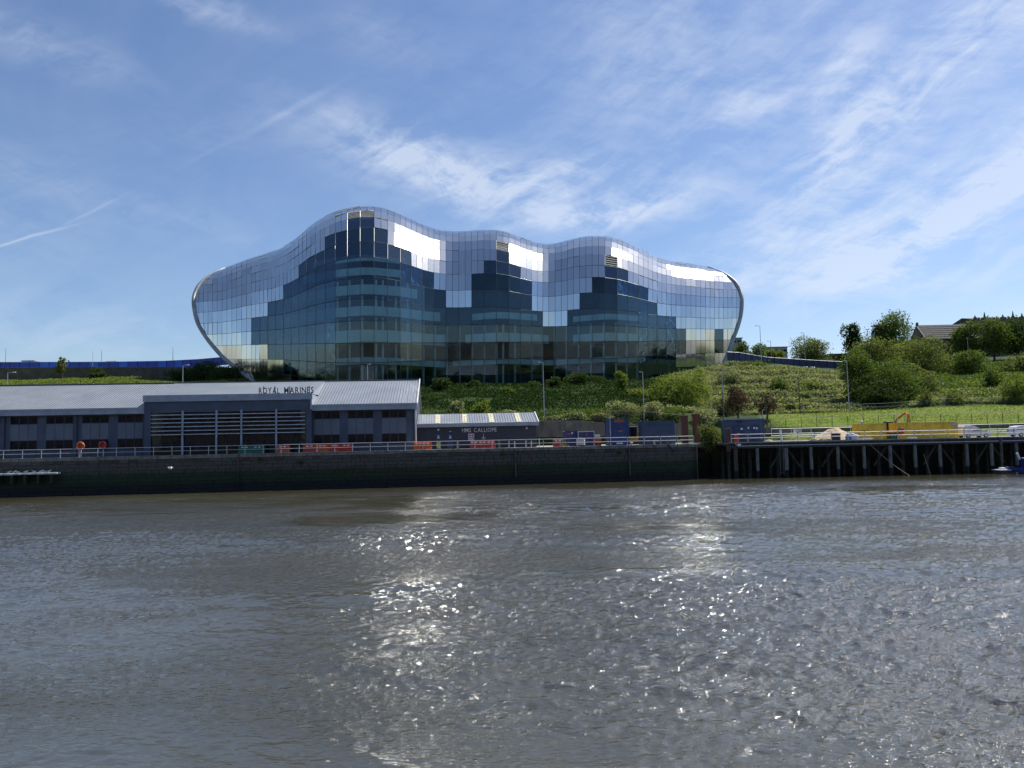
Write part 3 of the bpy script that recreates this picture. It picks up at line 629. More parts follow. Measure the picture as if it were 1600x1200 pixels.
for j, r_, P2 in louv:
    n_ = outward(j, r_)
    lining2 = MB().add([q-n_*.5 for q in P2]+[q-n_*.6 for q in P2], [(0,1,2,3),(7,6,5,4),(0,4,5,1),(1,5,6,2),(2,6,7,3),(3,7,4,0)]); fr_ = lining2.build('louvre_back', BACK, hall)
    for k in range(5):
        a = P2[0]+(P2[3]-P2[0])*(k+.5)/5; c = P2[1]+(P2[2]-P2[1])*(k+.5)/5; MB().tube(a, c, .13, n=5).build('louvre_blade', LOUVM, hall)
    MB().tube(P2[0]+n_*.02, P2[3]+n_*.02, .1, n=5).build('louvre_frame', LOUVM, hall)
# bright vertical fins on the upper left panes
fins = MB()
for r_ in range(gr(1), gr(8)):
    for j in range(0, NCOL, 2):
        if kind.get((j,r_)) == 'G' and random.random() < .5 and PXc[j,r_] < 640 and r_ > gr(3):
            n_ = outward(j,r_); fins.tube(G[j,r_]+n_*.05, G[j,r_+1]+n_*.05, .035, n=4)
fins.build('pane_edge_fins', LOUVM, hall, kind='stuff')
# end rims
for j, nm in ((0,'left'),(NCOL,'right')):
    b = MB(); s_ = -1 if j == 0 else 1
    pts = [Vector(G[j,r_])+Vector((s_*.12,0,0)) for r_ in range(0, 14)]
    fine = []
    for i in range(len(pts)-1):
        p0, p1, p2, p3 = pts[max(i-1,0)], pts[i], pts[i+1], pts[min(i+2,len(pts)-1)]
        for q in range(4):
            t = q/4; fine.append(.5*((2*p1)+(p2-p0)*t+(2*p0-5*p1+4*p2-p3)*t*t+(3*p1-p0-3*p2+p3)*t**3))
    nf = len(fine)+1; b.sweep(fine+[pts[-1]], [.50-.38*min(1, max(0, (i/4-9)/2.5)) for i in range(nf)], 12)
    b.build('end_rim', RIMM, hall, smooth=True)
    # glazed end wall inside the rim
    ctr = np.mean(G[j,:,:], 0); E = [tuple(G[j,r_]-np.array([s_*.5,0,0])) for r_ in range(G.shape[1])]
    MB().add(E+[tuple(ctr)], [(r_, r_+1, len(E)) for r_ in range(len(E)-1)]+[(len(E)-1, 0, len(E))]).build('end_wall', BACK, hall)
# interior: curved balconies behind the glass and the inner hall wall
INT = pmat('interior_pale', (.80,.86,.82), .7, var=.08, scale=.3); INTD = pmat('interior_wall', (.10,.12,.125), .8, var=.25, scale=.15); INTF = pmat('interior_floor', (.3,.28,.25), .7)
def skin(j, z):
    zs = G[j,:gr(12),2]; return np.array([np.interp(z, zs, G[j,:gr(12),i]) for i in range(3)])
def band(px0, px1, y_at, ypx, hgt, inset, nm):
    js = [j for j in range(0, NCOL+1) if px0 <= PXc[j,4] <= px1]
    if len(js) < 2: return
    z = at((px0+px1)/2, ypx, np.interp((px0+px1)/2, *FG_))[2]; b = MB(); fl = MB()
    for a, c in zip(js[:-1], js[1:]):
        p, q = skin(a, z+hgt/2), skin(c, z+hgt/2); p, q = (p[0],p[1]+inset*.55,0), (q[0],q[1]+inset*.55,0)
        b.add([(p[0],p[1],z),(q[0],q[1],z),(q[0],q[1],z+hgt),(p[0],p[1],z+hgt),(p[0],p[1]+.25,z),(q[0],q[1]+.25,z),(q[0],q[1]+.25,z+hgt),(p[0],p[1]+.25,z+hgt)], [(0,1,2,3),(7,6,5,4),(0,4,5,1),(3,2,6,7)])
        fl.add([(p[0],p[1]+.26,z),(q[0],q[1]+.26,z),(q[0],q[1]+9,z),(p[0],p[1]+9,z),(p[0],p[1]+.26,z+.3),(q[0],q[1]+.26,z+.3),(q[0],q[1]+9,z+.3),(p[0],p[1]+9,z+.3)], [(3,2,1,0),(4,5,6,7),(0,1,5,4),(2,3,7,6)])
    b.build(nm, INT, hall); fl.build('floor_slab', INTF, hall)
for px0, px1, ypx, hg in [(480,640,404,1.5),(452,655,459,2.3),(440,690,492,2.2),(425,700,533,2.8),(430,700,568,1.6),(470,640,428,1.8),(735,845,497,1.6),(720,860,533,2.2),(700,1060,569,1.3),(890,1050,499,1.4),(890,1050,532,2.0)]:
    band(px0, px1, None, ypx, hg, 1.6, 'balcony')
wl = MB()
for j in range(2, NCOL-2):
    for zz0, zz1 in ((17.5, 27), (27, 36), (36, 44), (44, 52)):
        top = G[j,:gr(13),2].max()-3
        if zz1 > top: continue
        p = [skin(j, zz0), skin(j+1, zz0), skin(j+1, zz1), skin(j, zz1)]; zs = [zz0, zz0, zz1, zz1]
        wl.add([(q[0], q[1]+10.5, z) for q, z in zip(p, zs)], [(0,1,2,3)]) if np.linalg.norm(p[1]-p[0]) > .3 else None
wl.build('inner_wall', INTD, hall)
wt = pmat('brace_white', (.66,.70,.70), .5)
def skin_px(px, z):
    j = int(np.argmin(np.abs(PXc[:,4]-px))); return skin(j, z)
for px in list(range(402, 470, 13))+list(range(1010, 1066, 13)):
    for a, c in ((22,36),(30,44)):
        p = skin_px(px, a)+np.array([0,1.2,0]); q = skin_px(px-11 if px < 600 else px-12, c)+np.array([0,1.6,0]); MB().tube(p, q, .22, n=6).build('steel_brace', wt, hall)
    p = skin_px(px, 19)+np.array([0,1.2,0]); q = skin_px(px, 46)+np.array([0,1.2,0]); MB().tube(p, q, .12, n=6).build('mullion_post', wt, hall)
for px in range(448, 1056, 19):
    p = skin_px(px, 19)+np.array([0,2.6,0]); hz_ = 44 if px < 660 else 34; q = skin_px(px, hz_)+np.array([0,2.6,0]); q[2] = hz_; p[2] = 18.6; MB().tube(p, q, .26, n=8).build('interior_column', INT, hall)
# plinth under the skin
pl = MB(); js = list(range(6, NCOL-5))
for a, c in zip(js[:-1], js[1:]):
    p, q = G[a,0], G[c,0]; pl.add([(p[0],p[1]+1.2,14),(q[0],q[1]+1.2,14),(q[0],q[1]+1.2,p[2]+1.5),(p[0],p[1]+1.2,p[2]+1.5)], [(0,1,2,3)])
pl.build('plinth', pmat('plinth_concrete', (.16,.16,.155), .85), hall)
# ================================================================== low buildings on the quay
NAVY = pmat('navy_cladding', (.068,.086,.128), .55, var=.12, scale=.7); NAVY2 = pmat('navy_panel', (.13,.15,.19), .5, var=.08, scale=.7); NAVYD = pmat('navy_frame', (.03,.036,.05), .5)
ROOF = pmat('grey_sheet_roof', (.31,.335,.36), .42, metal=.25, var=.06, scale=.35); SEAM = pmat('roof_seam', (.10,.11,.125), .45, metal=.25, var=.05)
FASC = pmat('fascia_metal', (.33,.36,.41), .5, metal=.1, var=.10, scale=1.0); WHT = pmat('white_trim', (.72,.72,.70), .5, var=.06)
DGL = bpy.data.materials.new('dark_window_glass'); DGL.use_nodes = True; b = NB(DGL.node_tree); pr = DGL.node_tree.nodes['Principled BSDF']
pr.inputs['Base Color'].default_value = (.012,.015,.020,1); pr.inputs['Roughness'].default_value = .04; pr.inputs['IOR'].default_value = 1.36
bn = b.n('ShaderNodeBump'); bn.inputs['Strength'].default_value = .3; bn.inputs['Distance'].default_value = .03; b.l(b.noise(b.n('ShaderNodeTexCoord').outputs['Object'], .7, 2), bn.inputs['Height']); b.l(bn.outputs[0], pr.inputs['Normal'])
def S(px, t, py=660, F=QF): return F.q(px, py, t)[0]
def Z(px, py, t, F=QF): return F.q(px, py, t)[1]
def roof_sheet(root, s0, s1, tA, zA, tB, zB, step, mat=ROOF, seam=SEAM, th=.12, skip=None, nm='roof_sheet'):
    MB().prism([(tA,zA-th),(tB,zB-th),(tB,zB),(tA,zA)], s0, s1).build(nm, mat, root)
    b = MB(); x = s0+step/2
    while x < s1:
        b.prism([(tA+.01,zA+.004),(tB,zB+.004),(tB,zB+.035),(tA+.01,zA+.035)], x-.03, x+.03); x += step
    b.build('roof_seams', seam, root, kind='stuff')
T0, TE, TR = 3.4, 2.7, 13.0
sL, sR = -40.0, S(648.5, T0, 680)
zE, zF = Z(100, 639.5, TE), Z(100, 648.5, TE); zR = Z(300, 598.5, TR)
mb_ = thing('quayside_hall', 'long navy clad hall with grey sheet roof carrying ROYAL MARINES letters', 'building', QF, S(300,T0), T0, DECK)
MB().box(sL, sR-.02, T0, T0+.3, DECK, zF+.06).build('front_wall', NAVY, mb_)
MB().add([(sR,T0,DECK),(sR,22.6,DECK),(sR,22.6,zF),(sR,TR,zR-.2),(sR,T0,zF),(sR-.3,T0,DECK),(sR-.3,22.6,DECK),(sR-.3,22.6,zF),(sR-.3,TR,zR-.2),(sR-.3,T0,zF)], [(0,1,2,3,4),(9,8,7,6,5),(0,5,6,1),(1,6,7,2),(2,7,8,3),(3,8,9,4),(4,9,5,0)]).build('gable_wall', NAVY, mb_)
c0, c1 = S(225,2.4,620), S(487,2.4,620); TC = 2.4; zC1, zC0 = Z(300,617.5,TC), Z(300,627,TC)
roof_sheet(mb_, sL, c0+.0, TE, zE, TR, zR, .36); roof_sheet(mb_, c1, sR+.25, TE, zE, TR, zR, .36)
roof_sheet(mb_, c0-.01, c1+.01, TC+.02, zC1+.01, TR, zR, .36)
MB().prism([(TR,zR-.12),(23.4,zE-.12),(23.4,zE),(TR,zR)], sL, sR+.25).build('rear_roof_slope', ROOF, mb_)
rs = [(TC+.06,zE-.5),(TE+.1,zE-.2),(TR-.4,zR-.35),(TR-.4,zR-.2),(TC+.06,zC1-.12)]; MB().prism(rs, c0-.005, c0+.2).build('raised_side', NAVY, mb_); MB().prism(rs, c1-.2, c1+.005).build('raised_side', FASC, mb_)
for a, c in ((sL, c0-.02), (c1+.02, sR+.3)):
    MB().box(a, c, TE-.10, TE+.02, zE-.16, zE+.07).build('gutter', FASC, mb_); MB().box(a, c, TE-.04, TE+.25, zF, zE-.163).build('fascia', FASC, mb_)
    MB().box(a, c, TE+.25, T0, zF, zF+.05).build('soffit', NAVYD, mb_)
MB().box(c0-.1, c1+.1, TC-.12, TC+.05, zC0, zC1+.06).build('raised_fascia', FASC, mb_)
MB().box(sL, sR+.3, TR-.22, TR+.22, zR-.02, zR+.10).build('ridge_cap', FASC, mb_)
b = MB(); x = sL
while x < sR: b.box(x, x+.26, TR-.28, TR-.221, zR-.03, zR+.07); x += .36
b.build('ridge_vents', NAVYD, mb_, kind='stuff')
MB().prism([(TE-.1,zE-.28),(TR,zR-.22),(TR,zR+.16),(TE-.1,zE+.09)], sR+.28, sR+.40).build('verge_trim', WHT, mb_)
MB().tube((sR+.12,T0-.12,DECK),(sR+.12,T0-.12,zF),.07).build('downpipe', WHT, mb_)
for px in (8, 121, 236, 484):
    s = S(px,T0,670); t = T0-.1 if px < 225 else TC+.3; MB().tube((s,t,DECK),(s,t,zF if px<225 else zC0),.06).build('downpipe', NAVYD, mb_)
MB().box(c0+.05, c1-.05, TC+.1, TC+.4, Z(300,643,TC), zC0+.01).build('upper_wall', NAVY, mb_)
g0, g1 = S(235,TC,680), S(478.5,TC,680)
MB().box(c0+.05, g0, TC+.1, TC+.45, DECK, Z(300,643,TC)-.004).box(g1, c1-.05, TC+.1, TC+.45, DECK, Z(300,643,TC)-.004).build('side_pier', NAVY, mb_)
zg1 = Z(300,643,TC)-.02; colpx = [285,338,377,431.5]; cols = [g0]+[S(p,TC,680) for p in colpx]+[g1]
nrow = 4
for a, c in zip(cols[:-1], cols[1:]):
    for r_ in range(nrow):
        za, zb = DECK+.02+(zg1-DECK)*r_/nrow, DECK+(zg1-DECK)*(r_+1)/nrow
        nn = 3
        for q in range(nn):
            xa, xb = a+(c-a)*q/nn, a+(c-a)*(q+1)/nn; jt = random.uniform(-.012,.012)
            MB().box(xa+.03, xb-.03, TC+.30+jt, TC+.34+jt, za+.03, zb-.03).build('glass_pane', DGL, mb_)
MB().box(g0, g1, TC+.36, TC+.42, DECK, zg1).build('glazing_back', NAVYD, mb_)
for s in cols[1:-1]: MB().cbox(s-.10, s+.10, TC-.08, TC+.2, DECK, zg1+.15, .02).build('column', pmat('pale_column', (.36,.41,.50), .5), mb_)
LOU = pmat('louvre_pale', (.50,.54,.60), .45, metal=.2)
for k, py in enumerate((649.6, 655.8, 662, 668.2, 674.4, 680.4)):
    z = Z(240, py, TC-.1); z2 = z
    for a, c in zip(cols[:-1], cols[1:]): MB().add([(a+.11,TC-.2,z),(c-.11,TC-.2,z),(c-.11,TC+.12,z+.03),(a+.11,TC+.12,z+.03),(a+.11,TC-.2,z+.09),(c-.11,TC-.2,z+.09),(c-.11,TC+.12,z+.12),(a+.11,TC+.12,z+.12)], [(3,2,1,0),(4,5,6,7),(0,1,5,4),(1,2,6,5),(2,3,7,6),(3,0,4,7)]).build('louvre', LOU, mb_)
def window(root, s0, s1, t, z0, z1, fmat=NAVYD):
    f = MB(); w = .045; f.box(s0, s1, t-.05, t-.004, z0, z0+w).box(s0, s1, t-.05, t-.004, z1-w, z1).box(s0, s0+w, t-.048, t-.004, z0+w, z1-w).box(s1-w, s1, t-.048, t-.004, z0+w, z1-w)
    o = f.build('window', fmat, root); p = MB().add([(s0+w,t-.018,z0+w),(s1-w,t-.018,z0+w),(s1-w,t-.018,z1-w),(s0+w,t-.018,z1-w)], [(0,1,2,3)])
    off = MB.OFF[root.name]; pm = p.mesh('pane', DGL, off); q = bpy.data.objects.new('pane', pm); COL.objects.link(q); q.parent = o; tl = random.gauss(0,.004); q.rotation_euler = (0,0,0); return o
zr = Z(100, 650, T0), Z(100,662,T0), Z(100,687.5,T0), Z(100,704,T0)
for a, c in ((-90,-50),(-36,0),(16,58.5),(72,114.5),(128,170),(184,223.5),(490.5,531),(543.5,583.5),(596.5,635)):
    sa, sc = S(a,T0,670), S(c,T0,670); w = (sc-sa)/3
    for q in range(3):
        x0, x1 = sa+w*q, sa+w*(q+1)
        window(mb_, x0+.02, x1-.02, T0, zr[1], zr[0]); window(mb_, x0+.02, x1-.02, T0, zr[3], zr[2])
        MB().box(x0+.03, x1-.03, T0-.03, T0-.003, zr[2]+.03, zr[1]-.03).build('wall_panel', NAVY2, mb_)
        MB().box(x0+.03, x1-.03, T0-.03, T0-.003, DECK+.1, zr[3]-.04).build('wall_panel', NAVY, mb_) if c < 225 else None
LET = pmat('letter_blue', (.05,.07,.13), .5)
za = Z(445,616.0,TC); lettering('ROYAL', Z(445,606.3,TC)-za, .06, LET, mb_, S(404.5,TC,611), TC-.02, za+.1, S(437,TC,611), bold=.018); lettering('MARINES', Z(445,606.3,TC)-za, .06, LET, mb_, S(444,TC,611), TC-.02, za+.1, S(490,TC,611), bold=.018)
for px in (411.5, 429.5, 452.5, 483): s = S(px,TC,611); MB().cbox(s-.05,s+.05,TC+.05,TC+.15,za-.05,za+1.0,.01).build('letter_support', NAVYD, mb_)
sx = S(495,TE,618); MB().tube((c1,TC+.1,zC1-.1),(sx,TC+.1,zC1-.2),.03).cbox(sx-.1,sx+.2,TC,TC+.2,zC1-.35,zC1-.18,.02).build('camera_arm', NAVYD, mb_)
# ---- low shed
T1, T1R = 6.0, 10.0
h2 = thing('low_shed', 'low dark shed with ribbed grey roof marked HMS CALLIOPE', 'building', QF, S(740,T1), T1, DECK)
a0, a1 = S(652,T1,670), S(838.5,T1,680); zt, zb = Z(740,661.5,T1-.35), Z(740,666.5,T1-.35); zrr = Z(740,646.2,T1R)
MB().box(a0, a1, T1, T1+.25, DECK, zb+.06).box(a1-.25, a1, T1+.25, 16, DECK, zb).build('wall', pmat('shed_cladding', (.035,.042,.058), .6, var=.1), h2)
MB().add([(a1-.02,T1,zb),(a1-.02,2*T1R-T1,zb),(a1-.02,T1R,zrr-.2),(a1-.2,T1,zb),(a1-.2,2*T1R-T1,zb),(a1-.2,T1R,zrr-.2)], [(0,1,2),(5,4,3)]).build('gable', NAVY, h2)
roof_sheet(h2, a0, a1+.2, T1-.35, zt, T1R, zrr, .335)
MB().prism([(T1R,zrr-.12),(2*T1R-T1+.3,zt-.12),(2*T1R-T1+.3,zt),(T1R,zrr)], a0, a1+.2).build('rear_roof_slope', ROOF, h2)
MB().box(a0, a1+.25, T1-.46, T1-.33, zb, zt+.05).build('fascia', FASC, h2)
MB().prism([(T1-.46,zt-.1),(T1R,zrr-.05),(T1R,zrr+.14),(T1-.46,zt+.1)], a1+.2, a1+.32).build('verge_trim', WHT, h2)
SKY_ = pmat('rooflight_cream', (.62,.58,.38), .5, var=.1)
for px in (684, 726, 767.5, 809):
    s = S(px,7.5,655); f = (zrr-zt)/(T1R-T1+.35); y0, y1 = T1-.2, T1R-.35; zz = lambda t: zt+(t-T1+.35)*f+.07
    for dx in (-.33, .0): MB().add([(s+dx+.02,y0,zz(y0)),(s+dx+.31,y0,zz(y0)),(s+dx+.31,y1,zz(y1)),(s+dx+.02,y1,zz(y1)),(s+dx+.02,y0,zz(y0)-.06),(s+dx+.31,y0,zz(y0)-.06),(s+dx+.31,y1,zz(y1)-.06),(s+dx+.02,y1,zz(y1)-.06)], [(0,1,2,3),(4,7,6,5),(0,4,5,1),(1,5,6,2),(2,6,7,3),(3,7,4,0)]).build('rooflight', SKY_, h2)
LG = pmat('letter_grey', (.62,.63,.65), .5); zl = Z(749,675,T1); lettering('HMS CALLIOPE', Z(749,668.4,T1)-zl, .04, LG, h2, S(721.8,T1,672), T1-.045, zl, S(775.8,T1,672), bold=.008)
BLU = pmat('door_blue', (.025,.05,.13), .5)
for px in (685, 703.5):
    s = S(px,T1,680); d = MB().box(s-.42, s+.42, T1-.05, T1-.004, DECK, Z(px,678,T1)).build('door', BLU, h2)
    MB().box(s-.14, s+.14, T1-.06, T1-.052, Z(px,685,T1), Z(px,682.5,T1)).box(s-.12,s+.12,T1-.06,T1-.052,Z(px,681.5,T1),Z(px,680.5,T1)).build('door_notice', WHT, h2)
for px, py in ((685,671.5),(823,668.8)): s = S(px,T1,py); MB().lathe((s,T1-.12,Z(px,py,T1)), [(.10,.12),(.15,.05),(.12,0)], 10, 'y').build('bulkhead_light', pmat('lamp_cream', (.6,.58,.48), .4), h2)
s = S(703.5,T1,674); MB().box(s-.16,s+.16,T1-.12,T1-.004,Z(703,674.6,T1),Z(703,673.9,T1)).build('door_light', WHT, h2)
# anchor emblem on the shed
s = S(755.5,T1,683); z = Z(755.5,683,T1); MB().tube((s,T1-.05,z-.28),(s,T1-.05,z+.45),.03).tube((s-.22,T1-.05,z-.05),(s+.22,T1-.05,z-.05),.035).path([(s-.25,T1-.05,z-.08),(s-.12,T1-.05,z-.24),(s,T1-.05,z-.29),(s+.12,T1-.05,z-.24),(s+.25,T1-.05,z-.08)],.03).build('emblem', LG, h2)
PUR = pmat('notice_purple', (.22,.19,.33), .5); s0, s1 = S(731,T1,684), S(741.5,T1,684); z0, z1 = Z(736,689,T1), Z(736,677,T1)
nb = thing('notice_board', 'white and purple notice board on the dark shed wall behind the red barriers', 'sign', QF, s0, T1-.1, z0)
MB().box(s0, s1, T1-.10, T1-.06, z0, z1).build('board', PUR, nb); MB().box(s0+.08, s1-.08, T1-.106, T1-.101, z0+.5, z1-.08).box(s0+.08, s1-.08, T1-.106, T1-.101, z0+.1, z0+.16).box(s0+.08,s1-.2,T1-.106,T1-.101,z0+.25,z0+.33).build('printed_sheet', WHT, nb)
MB().box(s0+.14, s0+.38, T1-.112, T1-.107, z1-.42, z1-.16).box(s1-.40, s1-.14, T1-.112, T1-.107, z1-.42, z1-.16).build('printed_block', pmat('print_red', (.3,.05,.08), .5), nb)
# ================================================================== things on the quay
RED = pmat('barrier_red', (.48,.040,.022), .45, var=.15, scale=3); ORG = pmat('barrier_orange', (.55,.11,.025), .45, var=.15, scale=3); GRN = pmat('barrier_green', (.02,.14,.09), .45, var=.15, scale=3)
def barrier(px, t, mat, col, lab, grp='plastic barriers along the quay', L=1.55, h=.92, F=QF, zb=DECK):
    s = F.q(px, 690, t)[0]
    o = thing('plastic_barrier', lab, 'barrier', F, s, t, zb, grp)
    prof = [(-.26,0),(.26,0),(.26,.14),(.13,.30),(.13,h-.05),(.08,h),(-.08,h),(-.13,h-.05),(-.13,.30),(-.26,.14)]
    MB().prism([(t+a, zb+b_) for a, b_ in prof], s-L/2, s+L/2).build('body', mat, o)
    for dx in (-.42, .05): MB().box(s+dx, s+dx+.3, t-.155, t-.131, zb+h-.24, zb+h-.12).build('reflector', WHT, o)
    b = MB()
    for dx in (-.6,-.3,0,.3,.55): b.box(s+dx-.02, s+dx+.02, t-.17, t-.131, zb+.30, zb+.62)
    b.build('ribs', mat, o); MB().box(s+L/2, s+L/2+.07, t-.06, t+.06, zb+.1, zb+h-.15).build('coupling', mat, o)
    return o
for px, mat, col, lab in [(383,GRN,'','leftmost green plastic barrier in front of the glazed wall'),(403,GRN,'','second green plastic barrier in front of the glazed wall'),(442.5,ORG,'','lone orange plastic barrier below the right louvred bay'),
    (484,RED,'','leftmost red barrier in the row below the right wing windows'),(504,ORG,'','orange-red barrier second in the row below the right wing windows'),(523.5,RED,'','red barrier third in the row below the right wing windows'),(542,RED,'','rightmost red barrier in the row below the right wing windows')]:
    barrier(px, 1.5, mat, col, lab)
for px, mat, lab in [(654.5,ORG,'dull orange barrier just right of the hall gable'),(666,ORG,'second dull orange barrier left of the first blue shed door'),(741,RED,'bright red barrier under the notice board'),(754,RED,'bright red barrier in the middle below the HMS lettering'),(767,RED,'bright red barrier at the right end below the HMS lettering'),(872,RED,'red barrier alone right of the low shed')]:
    barrier(px, 2.6, mat, '', lab, L=1.3 if px < 700 or px > 800 else 1.0)
BOL = pmat('bollard_pale', (.50,.50,.47), .6)
for px, lab in [(780.5,'first pale post left in the row of thin posts by the shed'),(795,'second pale post in the row of thin posts by the shed'),(804,'third pale post in the row of thin posts by the shed'),(821.5,'fourth pale post in the row of thin posts by the shed'),(830,'fifth pale post in the row of thin posts by the shed'),(842.5,'tallest pale post at the shed corner')]:
    s = S(px,3.4,690); h = .8 if px < 840 else 1.1; o = MB().lathe((s,3.4,DECK), [(.09,0),(.09,.02),(.06,.03),(.06,h-.05),(.03,h)], 8).build('bollard', BOL, None, QF, (s,3.4,DECK)); tag(o, lab, 'bollard', 'thin pale posts by the shed')
CLAD = pmat('cabinet_green', (.12,.16,.10), .6)
for px, w, mat, nm, lab in [(685,.5,pmat('hi_vis_sack',(.45,.50,.08),.7),'waste_bin','yellow green bin by the first blue shed door'),(703.5,.85,BLU,'waste_bin','wide blue bin by the second blue shed door'),(715,.4,CLAD,'waste_bin','grey green bin right of the blue bin'),(780,.3,CLAD,'waste_bin','slim dark green bin beside the red barriers')]:
    s = S(px,3.2,690); o = thing(nm, lab, 'bin', QF, s, 3.2, DECK); MB().add([(s-w*.42,2.95,DECK+.08),(s+w*.42,2.95,DECK+.08),(s+w*.42,3.45,DECK+.08),(s-w*.42,3.45,DECK+.08),(s-w/2,2.9,DECK+.9),(s+w/2,2.9,DECK+.9),(s+w/2,3.5,DECK+.9),(s-w/2,3.5,DECK+.9)], [(3,2,1,0),(4,5,6,7),(0,1,5,4),(1,2,6,5),(2,3,7,6),(3,0,4,7)]).build('body', mat, o); MB().cbox(s-w/2-.03, s+w/2+.03, 2.86, 3.54, DECK+.9, DECK+.98, .02).build('lid', mat, o)
    for dx in (-.3*w,.3*w): MB().lathe((s+dx-.03,3.42,DECK+.08), [(.08,0),(.08,.06)], 8, 'x').build('wheel', NAVYD, o)
BOXB = pmat('container_blue', (.022,.05,.17), .45, var=.12, scale=1.2); SLT = pmat('container_slate', (.055,.085,.15), .5, var=.12, scale=1.0); ORL = pmat('print_orange', (.42,.10,.03), .6); CREAM = pmat('container_white', (.66,.65,.60), .5, var=.15, scale=1.5)
def container(name, lab, cat, F, px0, px1, t, py_top, dep, zb, mat, ribs=True, parts=None, step=.25):
    s0, s1 = F.q(px0, 690, t)[0], F.q(px1, 690, t)[0]; z1 = F.q((px0+px1)/2, py_top, t)[1]
    o = thing(name, lab, cat, F, (s0+s1)/2, t, zb)
    MB().cbox(s0+.05, s1-.05, t+.05, t+dep-.05, zb+.1, z1-.06, .02).build('body', mat, o)
    fr_ = MB()
    for x in (s0, s1-.12):
        for y in (t, t+dep-.12): fr_.box(x, x+.12, y, y+.12, zb, z1)
    for z in (zb, z1-.12):
        for y in (t, t+dep-.12): fr_.box(s0+.12, s1-.12, y+.005, y+.115, z+.003, z+.117)
        for x in (s0, s1-.12): fr_.box(x+.005, x+.115, t+.12, t+dep-.12, z+.003, z+.117)
    fr_.build('frame', mat, o)
    if ribs:
        b = MB(); x = s0+.2
        while x < s1-.3: b.box(x, x+step*.5, t+.012, t+.049, zb+.14, z1-.14); x += step
        y = t+.2
        while y < t+dep-.3: b.box(s1-.049, s1-.012, y, y+step*.5, zb+.14, z1-.14).box(s0+.012, s0+.049, y, y+step*.5, zb+.14, z1-.14); y += step
        b.build('side_ribs', mat, o)
    return o, s0, s1, z1
o, s0, s1, z1 = container('storage_silo', 'tall narrow dark blue container with small orange print', 'container', QF, 952, 983, 2.2, 653.5, 2.4, DECK, BOXB, ribs=False)
MB().box(s0+.75, s1-.55, 2.235, 2.249, z1-.52, z1-.14).box(s0+1.2,s1-.8,2.235,2.249,z1-1.75,z1-1.55).build('printed_panel', ORL, o); MB().box(s0+.7,s1-.45,2.2,2.249,z1-1.05,z1-1.0).build('seam_bar', SLT, o); MB().box(s0+.13,s0+.2,2.17,2.199,DECK+.1,z1-.05).build('corner_strip', CREAM, o)
MB().box(s0+.9,s1-.8,2.22,2.249,DECK+.15,DECK+.35).build('label_plate', WHT, o)
o, s0, s1, z1 = container('shipping_container', 'slate blue container with a white end right of the tall blue one', 'container', QF, 1005, 1055.5, 2.4, 657.5, 2.4, DECK, SLT, step=.3)
MB().box(s1+.002, s1+.03, 2.45, 4.75, DECK+.05, z1-.02).build('white_end', CREAM, o)
for y in (2.9, 3.6, 4.3): MB().tube((s1+.06,y,DECK+.1),(s1+.06,y,z1-.1),.025).build('lock_rod', NAVYD, o)
MB().box(s0+.35, s1-.2, 2.39, 2.41, z1-.62, z1-.58).build('seam_bar', NAVYD, o)
o, s0, s1, z1 = container('generator', 'dark blue generator box with small orange print left of the white tank', 'generator', QF, 883, 903, 4.2, 673, 1.4, DECK, BOXB, ribs=False)
MB().box(s0+.2, s0+.9, 4.235, 4.249, z1-.5, z1-.33).build('printed_panel', ORL, o); MB().box(s0+.85, s0+1.05, 4.235, 4.249, z1-.42, z1-.16).build('label_plate', WHT, o); MB().box(s0-.25,s0+.02,4.3,4.4,z1-.1,z1-.02).build('arm', WHT, o)
o, s0, s1, z1 = container('framed_skip', 'blue bin unit inside a pale metal frame behind the white tank', 'machine', QF, 903, 929, 3.4, 675, 1.5, DECK, BOXB, ribs=False)
for x in (s0, s1-.08): MB().cbox(x,x+.08,3.3,3.39,DECK,z1+.12,.01).build('frame_post', GALV, o)
MB().box(s0+.08,s1-.08,3.3,3.39,z1+.02,z1+.12).build('frame_bar', GALV, o); MB().box(s0+1.0,s0+1.3,3.37,3.398,z1-.5,z1-.18).build('printed_panel', RED, o)
s = S(907,1.4,688); tk = thing('intermediate_tank', 'white plastic tank in a metal cage at the quay edge', 'tank', QF, s, 1.4, DECK)
MB().cbox(s-.5,s+.5,.95,1.85,DECK+.15,DECK+1.02,.08).build('tank', CREAM, tk); MB().lathe((s,1.4,DECK+1.02), [(.12,0),(.12,.06)], 10).build('cap', RED, tk)
b = MB()
for k in range(6): x = s-.52+k*.208; b.tube((x,.93,DECK+.12),(x,.93,DECK+1.0),.012,n=4)
for z in (.35,.6,.85): b.tube((s-.52,.93,DECK+z),(s+.52,.93,DECK+z),.012,n=4)
b.build('cage', GALV, tk); MB().box(s-.55,s+.55,.9,1.9,DECK,DECK+.13).build('pallet', TIMBER, tk)
o, s0, s1, z1 = container('site_box', 'small orange red site box left of the tall blue container', 'box', QF, 930, 939.5, 1.6, 682.5, .8, DECK, ORG, ribs=False)
MB().box(s0+.1,s1-.1,1.7,2.2,z1,z1+.3).build('top_unit', WHT, o)
for px, lab in ((986.5,'round pale mooring bollard in front of the tall blue container'),(1022,'round pale mooring bollard in front of the slate container')):
    s = S(px,.7,692); o = MB().lathe((s,.7,DECK), [(.16,0),(.16,.12),(.12,.16),(.12,.24),(.22,.30),(.22,.36),(.12,.40)], 12).build('mooring_bollard', BOL, None, QF, (s,.7,DECK), smooth=False); tag(o, lab, 'bollard', 'mooring bollards on the quay edge')
HOSE = pmat('black_hose', (.02,.02,.022), .5)
